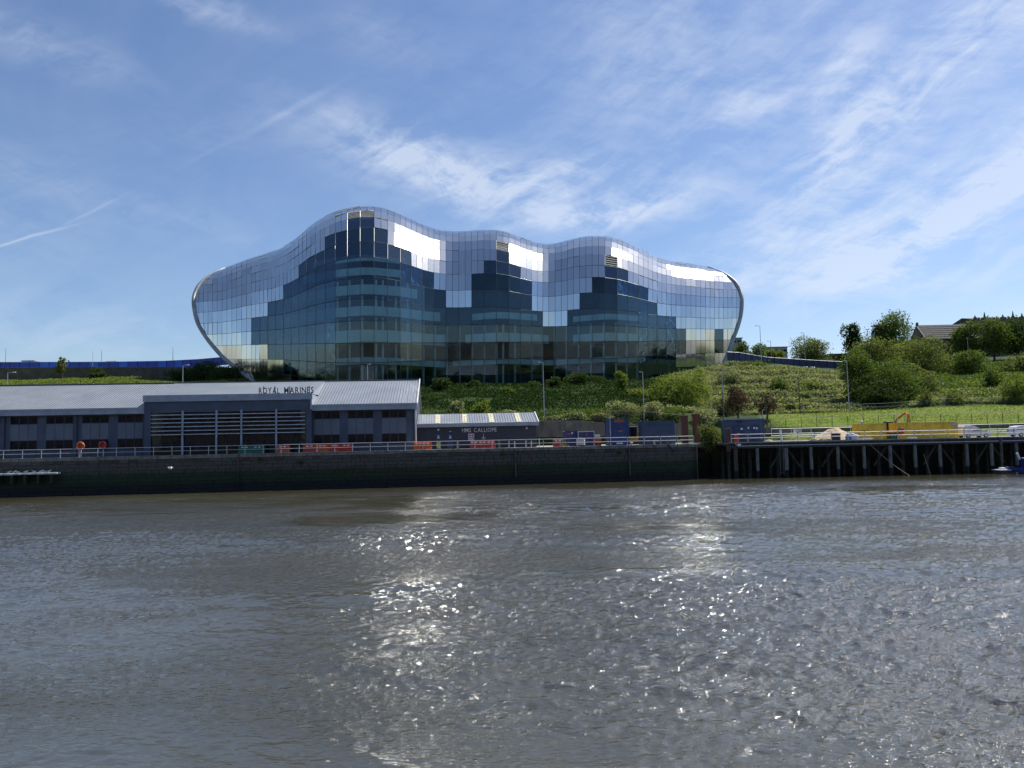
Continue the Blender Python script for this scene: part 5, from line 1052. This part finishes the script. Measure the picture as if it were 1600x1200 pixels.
# hoardings
HB = pmat('hoarding_blue', (.018,.06,.46), .45, var=.12, scale=.3, island=.25); HB2 = pmat('hoarding_bright_blue', (.03,.14,.75), .45, var=.1)
HB3 = pmat('hoarding_navy', (.018,.028,.09), .45, var=.1)
def hoarding(lab, pts, w, mats):
    root = thing('hoarding', lab, 'hoarding', WF, pts[0][0], pts[0][1], pts[0][2]); k = 0
    for a, c in zip(pts[:-1], pts[1:]):
        L = math.dist(a[:2], c[:2]); n = max(1, int(round(L/w)))
        for q in range(n):
            A = [a[i]+(c[i]-a[i])*q/n for i in range(4)]; C_ = [a[i]+(c[i]-a[i])*(q+.985)/n for i in range(4)]; j = random.uniform(-.03,.03); m_ = mats[0] if random.random() > .2 else mats[-1]
            vs = [(A[0],A[1]+j,A[2]),(C_[0],C_[1]+j,C_[2]),(C_[0],C_[1]+j+.06,C_[2]),(A[0],A[1]+j+.06,A[2]),(A[0],A[1]+j,A[3]),(C_[0],C_[1]+j,C_[3]),(C_[0],C_[1]+j+.06,C_[3]),(A[0],A[1]+j+.06,A[3])]
            MB().add(vs, [(3,2,1,0),(4,5,6,7),(0,1,5,4),(1,2,6,5),(2,3,7,6),(3,0,4,7)]).build('hoarding_panel', m_, root)
            MB().box(A[0]-.05,A[0]+.05,A[1]-.1,A[1]-.035,A[2],A[3]+.08).build('panel_post', HB3, root)
        MB().tube((a[0],a[1],a[3]+.03),(c[0],c[1],c[3]+.03),.06,n=4).build('top_strip', FASC, root)
hp = lambda px, Y, y1, y0: (*[float(v) for v in (at(px,y1,Y)[0],)], Y, float(at(px,y0,Y)[2])-.3, float(at(px,y1,Y)[2]))
hoarding('long bright blue hoarding along the top of the left boundary wall', [hp(-120,221,566.5,577), hp(0,221,566,576), hp(170,221,565.5,575), hp(260,220,564,574), hp(310,217,561.5,572), hp(372,210,556,567)], 2.9, (HB, HB2))
hoarding('curving dark blue hoarding along the top of the right bank', [hp(1136,188,550,562), hp(1155,189,551,563), hp(1175,191,554.5,565), hp(1200,194,558.5,568), hp(1240,198,561,570), hp(1280,201,563.5,571.5), hp(1328,204,566,574)], 2.2, (HB3, HB3))
# ================================================================== buildings on the skyline
BT = pmat('far_wall', (.42,.40,.37), .8, var=.1, scale=.3); SLATE = pmat('slate', (.05,.051,.053), .85, var=.25, scale=1.2, island=.2); STN = pmat('sandstone_dark', (.17,.14,.105), .85, var=.3, scale=.6); WIN_ = DGL
def flat_block(lab, px0, px1, ytop, Y, dep, mat, mono=False, rows=1, cols=5, zb=22):
    x0, x1 = at(px0,ytop,Y)[0], at(px1,ytop,Y)[0]; z1 = at((px0+px1)/2,ytop,Y)[2]; o = thing('distant_building', lab, 'building', WF, (x0+x1)/2, Y, zb)
    MB().box(x0, x1, Y, Y+dep, zb, z1-.3).build('wall', mat, o); MB().cbox(x0-.3, x1+.3, Y-.3, Y+dep+.3, z1-.3, z1, .05).build('roof', FASC, o)
    w = (x1-x0)/cols; 
    for r_ in range(rows):
        for q in range(cols):
            za_ = z1-1.0-1.3*r_; f_ = MB().box(x0+w*q+.2, x0+w*(q+1)-.2, Y-.06, Y-.004, za_-.75, za_).build('window', NAVYD, o); MB.OFF[f_.name] = MB.OFF[o.name]; MB().box(x0+w*q+.26, x0+w*(q+1)-.26, Y-.075, Y-.061, za_-.69, za_-.06).build('pane', DGL, f_)
flat_block('pale flat roofed building left of the willow on the skyline', 1196, 1230, 541.5, 262, 14, BT)
flat_block('pale low block just right of the concert hall rim on the skyline', 1128, 1159, 527.5, 262, 14, BT, cols=4)
flat_block('grey low building behind the hoarding right of the willow', 1296, 1340, 552, 240, 12, STN, cols=5)
flat_block('small grey cabin above the left hoarding', 35, 53, 563, 230, 3, FASC, cols=1, rows=1); flat_block('pale container cabin above the hoarding left of the hall', 167, 181, 564.3, 224, 3, FASC, cols=1, rows=1)
# slate roofed house
Y = 232; x0, x1 = at(1447,530,Y)[0], at(1530,530,Y)[0]; ze, zr_ = at(1480,528,Y)[2], at(1480,507.5,Y+5)[2]; zb = 24
ho = thing('stone_house', 'old dark stone house with a long slate roof on the right skyline', 'house', WF, (x0+x1)/2, Y, zb)
MB().box(x0, x1, Y, Y+10, zb, ze).add([(x0,Y,ze),(x0,Y+10,ze),(x0,Y+5,zr_),(x0+.4,Y,ze),(x0+.4,Y+10,ze),(x0+.4,Y+5,zr_),(x1-.4,Y,ze),(x1-.4,Y+10,ze),(x1-.4,Y+5,zr_),(x1,Y,ze),(x1,Y+10,ze),(x1,Y+5,zr_)], [(0,1,2),(5,4,3),(6,7,8),(11,10,9)]).build('wall', STN, ho)
nn = 7; vx = np.linspace(x0-.1, x1+.2, 40)
for k in range(nn):
    f0, f1 = k/nn, (k+1)/nn; b = MB()
    for a, c in zip(vx[:-1], vx[1:]):
        j = random.uniform(0,.03); y0_, y1_ = Y-.35+5.35*f0, Y-.35+5.35*f1+.1; z0_, z1_ = ze-.25+(zr_-ze+.3)*f0+.06+j, ze-.25+(zr_-ze+.3)*f1+.02+j; b.add([(a+.01,y0_,z0_),(c-.01,y0_,z0_),(c-.01,y1_,z1_),(a+.01,y1_,z1_),(a+.01,y0_,z0_-.05),(c-.01,y0_,z0_-.05)], [(0,1,2,3),(0,4,5,1)])
    b.build('slate_course', SLATE, ho)
MB().prism([(Y+5,zr_),(Y+10.4,ze-.2),(Y+10.4,ze-.3),(Y+5,zr_-.2)], x0-.1, x1+.2).build('rear_roof_slope', SLATE, ho); MB().prism([(Y-.4,ze-.35),(Y+5,zr_+.05),(Y+5,zr_+.25),(Y-.4,ze-.1)], x0-.4, x0-.1).build('verge', COPE, ho)
MB().cbox(x0-.1,x0+.5,Y+4.7,Y+5.3,zr_,zr_+.9,.05).build('finial', STN, ho)
for dx in (4, 8, 12): f_ = MB().box(x0+dx, x0+dx+1, Y-.06, Y-.004, zb+3, zb+4.4).build('window', NAVYD, ho)
# church
Y = 262; xa, xb = at(1522,500,Y)[0], at(1660,500,Y)[0]; zt_ = at(1560,498,Y)[2]; ch = thing('church', 'dark stone church with slender pinnacles behind the trees at the top right', 'church', WF, (xa+xb)/2, Y, 26)
MB().box(xa, xb, Y, Y+16, 26, zt_).build('wall', STN, ch); MB().prism([(Y+.6,zt_),(Y+8,zt_+1.6),(Y+15.4,zt_)], xa+.5, xb-.5).build('roof', SLATE, ch)
b = MB(); x = xa
while x < xb: b.box(x, x+.7, Y-.12, Y+.3, zt_+.003, zt_+.55); x += 1.3
b.build('battlement', STN, ch)
for px, py in ((1524,492.5),(1539,487),(1567.5,491),(1583.5,485.5),(1597.5,489),(1625,487)):
    x = at(px,500,Y-.2)[0]; zp = at(px,py,Y)[2]; pn = MB().cbox(x-.42,x+.42,Y-.5,Y+.34,zt_-3,zt_+.6,.03).build('pinnacle', STN, ch); MB.OFF[pn.name] = MB.OFF[ch.name]; MB().tube((x,Y-.08,zt_+.6),(x,Y-.08,zp),.40,.05,6).build('spirelet', STN, pn)
for k in range(6): x = xa+2+k*4.2; MB().box(x,x+1.3,Y-.05,Y-.004,zt_-5.5,zt_-1.6).build('window', NAVYD, ch)
# pale roadside wall on the right
pt = [X(1478,566,214),X(1530,568,212),X(1590,575,210)]
rw = poly_wall('roadside_wall', 'pale stone topped roadside wall below the house on the right', [seg(1474,212,564.5,572),seg(1505,212,566,573),seg(1540,211,568.5,575.5),seg(1590,209,573,578)], .5, COPE, panel=4.0)
# ================================================================== the near bank, which the glass and steel mirror
MB().box(-1500, 1500, -60, 3.2, -3, 3.78).build('near_quay', pmat('near_paving', (.13,.12,.11), .9), None, WF, (0,0,0), kind='structure')
MB().box(-1500, 1500, -1500, -60, -3, 3.7).build('near_ground', pmat('town_ground', (.20,.19,.17), .9), None, WF, (0,0,0), kind='structure')
nb_ = [(-150,34,15,(.44,.33,.20),'tan sandstone'),(-112,30,19,(.30,.235,.165),'brown brick'),(-76,36,13,(.50,.42,.30),'cream stone'),(-36,30,18,(.40,.29,.18),'honey stone'),(-2,32,21,(.46,.36,.24),'buff stone'),(34,34,15,(.22,.17,.13),'dark brick'),(72,36,18,(.48,.38,.26),'pale sandstone'),(112,40,22,(.36,.25,.16),'brown stone')]
for x0, w, h, c, nm in nb_:
    m_ = pmat('near_'+nm.replace(' ','_'), tuple(.55*v for v in c), .85, var=.12, scale=.4); Y = -26+random.uniform(-3,3); o = thing('quayside_building', nm+' building on the near bank behind the viewer', 'building', WF, x0+w/2, Y, 3.78)
    MB().box(x0, x0+w, Y-14, Y, 3.78, 3.78+h).build('wall', m_, o); MB().prism([(Y+.4,3.78+h),(Y-7,3.78+h+4.5),(Y-14.4,3.78+h)], x0-.2, x0+w+.2).build('roof', SLATE, o); b = MB(); f = 0
    for fl_ in range(int(h//3.4)):
        for q in range(int(w//3.2)): b.box(x0+1+q*3.2, x0+2.5+q*3.2, Y-.05, Y+.05, 3.78+1.2+fl_*3.4, 3.78+3.0+fl_*3.4)
    b.build('windows_far', DGL, o, kind='stuff'); MB().cbox(x0+w*.3,x0+w*.3+1.4,Y-8,Y-6.6,3.78+h+3,3.78+h+6,.1).build('chimney', m_, o)
# ================================================================== plants
LM = {'dark': leafmat('leaf_dark', (.022,.046,.013), (.062,.098,.028)), 'mid': leafmat('leaf_mid', (.045,.085,.020), (.120,.170,.045)),
      'olive': leafmat('leaf_olive', (.070,.100,.032), (.175,.205,.075)), 'light': leafmat('leaf_light', (.080,.125,.025), (.210,.255,.065)),
      'pale': leafmat('leaf_pale', (.120,.145,.080), (.36,.38,.25)), 'shade': leafmat('leaf_shade', (.010,.028,.006), (.022,.050,.010)), 'brown': leafmat('leaf_brown', (.055,.035,.025), (.110,.065,.045), .2), 'red': leafmat('leaf_red', (.05,.018,.018), (.10,.035,.03), .2)}  # shade: darker leaf colours standing in for the hall's shadow on the bank
BARK = pmat('bark', (.085,.065,.045), .9, var=.3, scale=3, bump=.05)
def leaf_quads(C, size, r_):
    n = len(C); a = r_.normal(size=(n,3)); a[:,2] += .25; a /= np.linalg.norm(a, axis=1)[:,None]; b = np.cross(a, r_.normal(size=(n,3))); b /= np.linalg.norm(b, axis=1)[:,None]; c = np.cross(a, b)
    s = (size*r_.uniform(.55, 1.25, n))[:,None]; V = np.empty((n,4,3)); V[:,0] = C-b*s*.5; V[:,1] = C+c*s*.32; V[:,2] = C+b*s*.5; V[:,3] = C-c*s*.32
    return V.reshape(-1,3), np.arange(4*n).reshape(-1,4)
def crown_points(W, H, D, n, r_, lobes=9, droop=0.0):
    """points on and inside a cluster of uneven lobes; base of the crown at z=0"""
    L = []
    for i in range(lobes):
        a = r_.uniform(0, 2*math.pi); zz = r_.uniform(.18, .86); rr = math.sqrt(max(0, 1-(2*zz-1)**2))*r_.uniform(.25,.62)
        q = r_.uniform(.20,.34)*(1.15-.45*zz); L.append((rr*math.cos(a)*W/2, rr*math.sin(a)*D/2, zz*H, q*W*.95, q*D*.95, q*H*.85))
    L.append((0,0,H*.45,W*.33,D*.33,H*.36)); vol = np.array([l[3]*l[4]+l[3]*l[5] for l in L]); k = r_.choice(len(L), n, p=vol/vol.sum()); La = np.array(L)[k]
    # twig clumps inside each lobe
    m = max(6, n//26); cd = r_.normal(size=(m,3)); cd /= np.linalg.norm(cd, axis=1)[:,None]; cr = r_.uniform(.55,1.08,m)*np.where(r_.random(m) < .14, 1.28, 1)
    ci = r_.integers(0, m, n); d = cd[ci]*cr[ci][:,None]+r_.normal(scale=.13, size=(n,3)); P = La[:,:3]+d*La[:,3:]
    P[:,2] -= droop*np.clip(np.hypot(P[:,0],P[:,1])/(W/2), 0, 1)**2*H*.25
    P[:,2] = np.abs(P[:,2]-.0) if droop == 0 else P[:,2]
    return P
def plant(px, yb, yt, wpx, Y, mat, lab, name='bush', cat='bush', leaf=None, dens=1.0, trunk=None, lobes=9, group=None, sink=.4, dep=None, seed=None):
    r_ = np.random.default_rng(int(px*7+yt*13) if seed is None else seed)
    base = at(px, yb, Y); top = at(px, yt, Y); W = wpx/FPX*Y; x = float(base[0]); zg = float(terrain(x, Y)) if Y > 119 else base[2]; zb = base[2] if base[2] > zg+.2 and trunk is None else min(base[2], zg); H = float(top[2]-zb)
    leaf = leaf or max(.28, .0025*Y); n = int(dens*min(15000, 60*W*max(H,1)/(leaf*leaf)*.20+350))
    o = thing(name, lab, cat, WF, x, Y, zb, group); th = (trunk if trunk is not None else .08)*H; D = dep or W*.8
    P = crown_points(W, H-th, D, n, r_, lobes); P[:,2] += th-(sink if trunk is None else 0)
    V, Fq = leaf_quads(P, leaf, r_); c = link('crown' if name.endswith('tree') else 'foliage', npmesh('foliage', V, Fq, LM[mat]), o)
    b = MB(); r0 = max(.07, H*.022); ht = H*.62
    if name.endswith('tree'):
        b.tube((x,Y,zb-.3),(x+.02*H,Y,zb+th+.1*H),r0*1.25,r0,7,False).tube((x+.02*H,Y,zb+th+.1*H),(x-.02*H,Y,zb+ht),r0,r0*.5,6,False)
        for q in range(6): a = q*1.05+r_.uniform(0,.6); f = th+H*r_.uniform(.02,.25); e = (x+math.cos(a)*W*.30, Y+math.sin(a)*D*.3, zb+f+H*r_.uniform(.2,.38)); b.tube((x+.01*H,Y,zb+f), e, r0*.5, r0*.15, 5, False)
        b.build('trunk', BARK, o)
    else:
        for q in range(4): a = q*1.6+r_.uniform(0,.6); b.tube((x,Y,zb-.3),(x+math.cos(a)*W*.25,Y+math.sin(a)*D*.2,zb+H*.6),r0*.6,r0*.2,5,False)
        b.build('stems', BARK, o)
    return o
T = dict(name='tree', cat='tree')
L_ = [ # px, ybase, ytop, width, Y, kind, label, extra
 (1401,552,489,86,226,'mid','tall full green tree on the skyline left of the slate roofed house',dict(T,trunk=.1,lobes=14)),
 (1374,548,507,34,229,'red','reddish purple leaved tree showing left behind the tall green tree',dict(T,trunk=.15)),
 (1332,548,507,38,231,'dark','small dark tree alone on the skyline right of the hoarding',dict(T,trunk=.18,lobes=7)),
 (1368,598,531,96,190,'olive','broad olive tree below the lone skyline tree',dict(T,trunk=.08,lobes=13)),
 (1441,604,527,112,190,'olive','wide spreading olive green tree below the slate roofed house',dict(T,trunk=.08,lobes=15)),
 (1412,560,533,70,212,'light','yellow green tree crown between the tall tree and the dark copse',dict(T,trunk=.05)),
 (1347,650,552,64,146,'mid','leafy tree behind the tall lamp post on the right bank',dict(T,trunk=.1,lobes=10)),
 (1394,648,556,100,143,'mid','large dark tree in the middle of the right bank',dict(T,trunk=.06,lobes=15)),
 (1372,655,592,84,139,'dark','low dark tree at the foot of the copse beside the mown grass',dict(T,trunk=.04,lobes=10)),
 (1436,636,566,80,150,'olive','mid green tree right of the large dark one',dict(T,trunk=.06)),
 (1338,602,545,46,176,'mid','narrow green tree at the upper left edge of the copse',dict(T,trunk=.06)),
 (1516,596,549,76,182,'mid','rounded dark bush tree below the roadside wall',dict(T,trunk=.04,lobes=10)),
 (1509,630,588,70,158,'light','bright yellow green bush in the middle of the right bank',dict(lobes=8)),
 (1476,618,597,34,160,'dark','small dark bush left of the bright yellow green one',{}),
 (1512,556,500,54,226,'mid','light crowned tree in front of the slate roofed house',dict(T,trunk=.15,lobes=10)),
 (1553,556,497,64,224,'mid','big round tree before the left part of the church',dict(T,trunk=.12,lobes=14)),
 (1588,556,494,62,226,'dark','big dark tree before the right part of the church',dict(T,trunk=.12,lobes=14)),
 (1592,602,546,64,178,'olive','olive bush tree at the right frame edge below the road',dict(T,trunk=.08)),
 (1556,632,577,56,152,'dark','dark yellow topped bush right of the bright one',dict(lobes=9)),
 (1587,655,572,66,136,'light','loose light green multi stemmed tree on the mown grass',dict(T,trunk=.22,lobes=10,dens=.6)),
 (1447,654,606,26,135.5,'olive','thin young tree on the grass left of the orange boom line',dict(T,trunk=.25,dens=.45)),
 (1494,656,608,36,135.5,'olive','thin grey stemmed young tree on the grass above the silver car',dict(T,trunk=.28,dens=.45)),
 (1263,565,527,68,216,'olive','round willow on the skyline between two street lamps',dict(T,trunk=.05,lobes=13,dens=1.3,leaf=.42)),
 (1158,566,534,36,218,'mid','left tree of the green row behind the right hoarding',dict(T,trunk=.06)),
 (1183,566,538,40,219,'mid','middle tree of the green row behind the right hoarding',dict(T,trunk=.06)),
 (1211,566,546,36,220,'light','low right tree of the green row behind the right hoarding',dict(T,trunk=.06)),
 (1163,586,560,80,184,'mid','clipped leafy hedge mass under the hoarding beside the hall rim',dict(lobes=12)),
 (1215,586,575,44,186,'dark','low dark hedge under the middle of the right hoarding',dict(lobes=8)),(1265,586,577,56,189,'dark','low dark hedge under the right part of the right hoarding',dict(lobes=9)),(1310,588,573,40,192,'mid','rough hedge at the right end of the right hoarding',{}),
 (1145,612,572,50,160,'pale','pale leaved bush mass below the hall rim',dict(lobes=10)),(1185,606,585,60,160,'pale','pale scrub on the bank right of the hall rim',dict(lobes=10)),
 (1130,648,612,44,134,'pale','whitish leaved bush left of the brown tree',dict(lobes=9)),
 (1153,658,604,56,129,'brown','brown leafed tree behind the blue cabin',dict(T,trunk=.2,lobes=9,dens=.55)),
 (1199,656,614,42,129,'brown','smaller brown leafed tree above the right end of the blue cabin',dict(T,trunk=.2,lobes=8,dens=.5)),
 (1215,620,588,44,152,'mid','dark green shrub on the terraces right of the brown trees',dict(lobes=7)),(1232,650,628,26,136,'dark','dark shrub at the foot of the terraces',{}),(1268,606,592,44,158,'light','yellow green shrub in the middle of the terraces',{}),(1256,624,612,24,148,'dark','small dark shrub beside the timber pole',{}),(1305,645,631,26,137,'dark','small dark shrub at the terrace foot near the tall lamp post',{}),
 (1060,658,580,100,140,'light','large feathery olive tree above the slate container',dict(T,trunk=.04,lobes=15)),
 (1090,640,574,40,146,'light','upright yellow green tree rising right of the feathery one',dict(T,trunk=.06,lobes=8)),
 (973,616,578,26,160,'light','small sunlit tree against the lower glass',dict(T,trunk=.1,lobes=6)),(998,640,596,46,150,'light','sunlit shrub below the small tree and left of the lamp post',dict(lobes=8)),
 (975,656,622,58,127,'pale','pale sunlit ivy bush above the tall blue container',dict(lobes=10)),(1018,658,625,50,126,'pale','pale bush behind the grey lamp post',dict(lobes=9)),(1100,658,630,50,127,'pale','pale bush behind the brick pillars',dict(lobes=9)),(1046,660,640,44,125,'dark','dark undergrowth over the slate container',dict(lobes=8)),
 (715,645,618,28,129,'pale','left grey green bush above the low shed roof',dict(lobes=7)),(752,647,620,40,129,'light','middle yellow green bush above the low shed roof',dict(lobes=8)),(794,647,636,42,127,'pale','low right bush above the low shed roof',dict(lobes=7)),(797,616,601,22,158,'light','small sunlit bush alone on the dark slope',{}),
 (690,622,588,44,166,'dark','dark bush at the foot of the glass right of the long roof',dict(lobes=8)),(667,640,612,40,150,'dark','dark bush beside the hall gable',dict(lobes=7)),(740,606,591,30,170,'dark','low dark bush under the middle glass bulge',{}),(900,604,580,46,172,'dark','rounded dark bush before the lower right glass',dict(lobes=8)),(865,606,586,36,170,'dark','dark bush behind the tall lamp post',{}),(830,612,592,40,168,'dark','dark low bush left of the tall lamp post',{}),(935,600,584,36,176,'dark','dark bush left of the small sunlit tree',{}),
 (870,660,644,50,123.8,'pale','leafy ivy on top of the grey wall at its left end',dict(lobes=9,dep=2)),(905,660,640,46,123.8,'pale','leafy ivy mound on the grey wall behind the white tank',dict(lobes=9,dep=2)),(942,662,642,44,123.8,'pale','leafy ivy on the grey wall left of the tall blue container',dict(lobes=9,dep=2)),
 (97,583,559,24,209,'olive','small scraggy tree growing on the left boundary wall',dict(T,trunk=.25,lobes=7,dens=.7)),(152,594,572,34,208,'dark','dark ivy bush against the left boundary wall',dict(lobes=8)),
 (285,600,570,62,200,'dark','left dark bush by the wall near the hall rim',dict(lobes=9)),(320,602,564,70,198,'dark','middle dark bush near the hall rim',dict(lobes=10)),(350,604,567,62,192,'dark','right dark bush tucked under the hall rim',dict(lobes=9)),(374,602,588,36,182,'mid','low green bush at the foot of the hall rim',{}),
]
for a in L_: plant(*a[:7], **a[7])
# bush hanging into the inlet
r_ = np.random.default_rng(77); p = at(1110, 694, 103.5)
o = thing('bush', 'leafy bush hanging over the narrow inlet between quay and jetty', 'bush', WF, p[0], 103.5, p[2]); P1 = crown_points(4.0, 4.8, 2.8, 6000, r_, 13); P1[:,2] -= 1.6
V, Fq = leaf_quads(P1, .24, r_); link('foliage', npmesh('foliage', V, Fq, LM['olive']), o); MB().tube((p[0],105,p[2]-.5),(p[0]+.3,103.6,p[2]+1.2),.12,.06).tube((p[0]-.2,105,p[2]-.5),(p[0]-.8,103.4,p[2]+.8),.1,.04).build('stems', BARK, o)
# weeds on the quay wall
for px, py, w, h, lab in ((882,696,1.0,1.1,'bright weed tuft on the wall face below the white tank'),(968,707,.5,.4,'small weed on the quay wall below the tall blue container'),(786,708,.35,1.0,'trailing weed on the quay wall by the timber fender'),(707,704,.6,.3,'little weed at the wall top below the blue shed door'),(407,718,.5,.5,'small weed on the wall face below the green barriers'),(469,722,.6,.4,'dull weed on the wall face below the red barrier row')):
    s, z = QF.q(px, py, -.1); C0 = QF.w(s, -.12, z); r_ = np.random.default_rng(int(px)); n = 120; q = r_.normal(size=(n,3))*np.array([w*.28,.10,h*.3]); V, Fq = leaf_quads(q, .14, r_)
    o = link('wall_weed', npmesh('wall_weed', V, Fq, LM['light' if px in (882,707) else 'mid'])); o.location = C0; tag(o, lab, 'weed')
# ground cover: ivy, bramble and long grass as one mass of leaves
def cover(name, lab, polypx, Yr, n, size, mat, seed, zoff=.12, thick=.25, keep=None):
    r_ = np.random.default_rng(seed); px = r_.uniform(*polypx, n); Y = r_.uniform(*Yr, n); X_ = (px-800)/FPX*Y; c = vnoise(X_, Y, 2.2, seed)*.6+vnoise(X_, Y, 6.5, seed+1)*.4
    m_ = c > r_.uniform(.18,.62,n)
    if keep is not None: m_ &= keep(px, Y)
    X_, Y, c = X_[m_], Y[m_], c[m_]; Zt = terrain(X_, Y); P_ = np.stack([X_, Y, Zt+zoff+np.abs(r_.normal(scale=thick, size=len(X_)))*(.4+c)], -1)
    V, Fq = leaf_quads(P_, size, r_); o = link(name, npmesh(name, V, Fq, LM[mat])); return tag(o, lab, kind='stuff')
cover('ground_cover', 'undergrowth on the slope below the hall, its shade put into the leaf colour', (640,1060), (123.5,182), 60000, .42, 'shade', 31)
cover('ivy_cover', 'pale ivy and bramble over the terraced bank', (1040,1345), (133.5,184), 80000, .42, 'pale', 32)
cover('bramble', 'green bramble over the terraced bank', (1040,1345), (133.5,183), 20000, .42, 'olive', 33)
cover('undergrowth', 'undergrowth between the trees on the right bank', (1335,1660), (135,214), 60000, .48, 'mid', 34)
cover('ivy_lumps', 'pale ivy at the foot of the right bank', (1420,1600), (135.5,150), 22000, .38, 'pale', 35)
cover('lawn_tufts', 'tufts of longer grass on the mown strip', (1196,1660), (123.2,134), 9000, .20, 'light', 38, thick=.05, zoff=.03)
cover('long_grass', 'rough grass on the left bank above the long roof', (-60,420), (150,213), 40000, .40, 'light', 36, thick=.12)
cover('bank_bramble', 'bramble above the grey retaining wall', (650,1070), (122.8,134), 26000, .34, 'mid', 37, thick=.4)
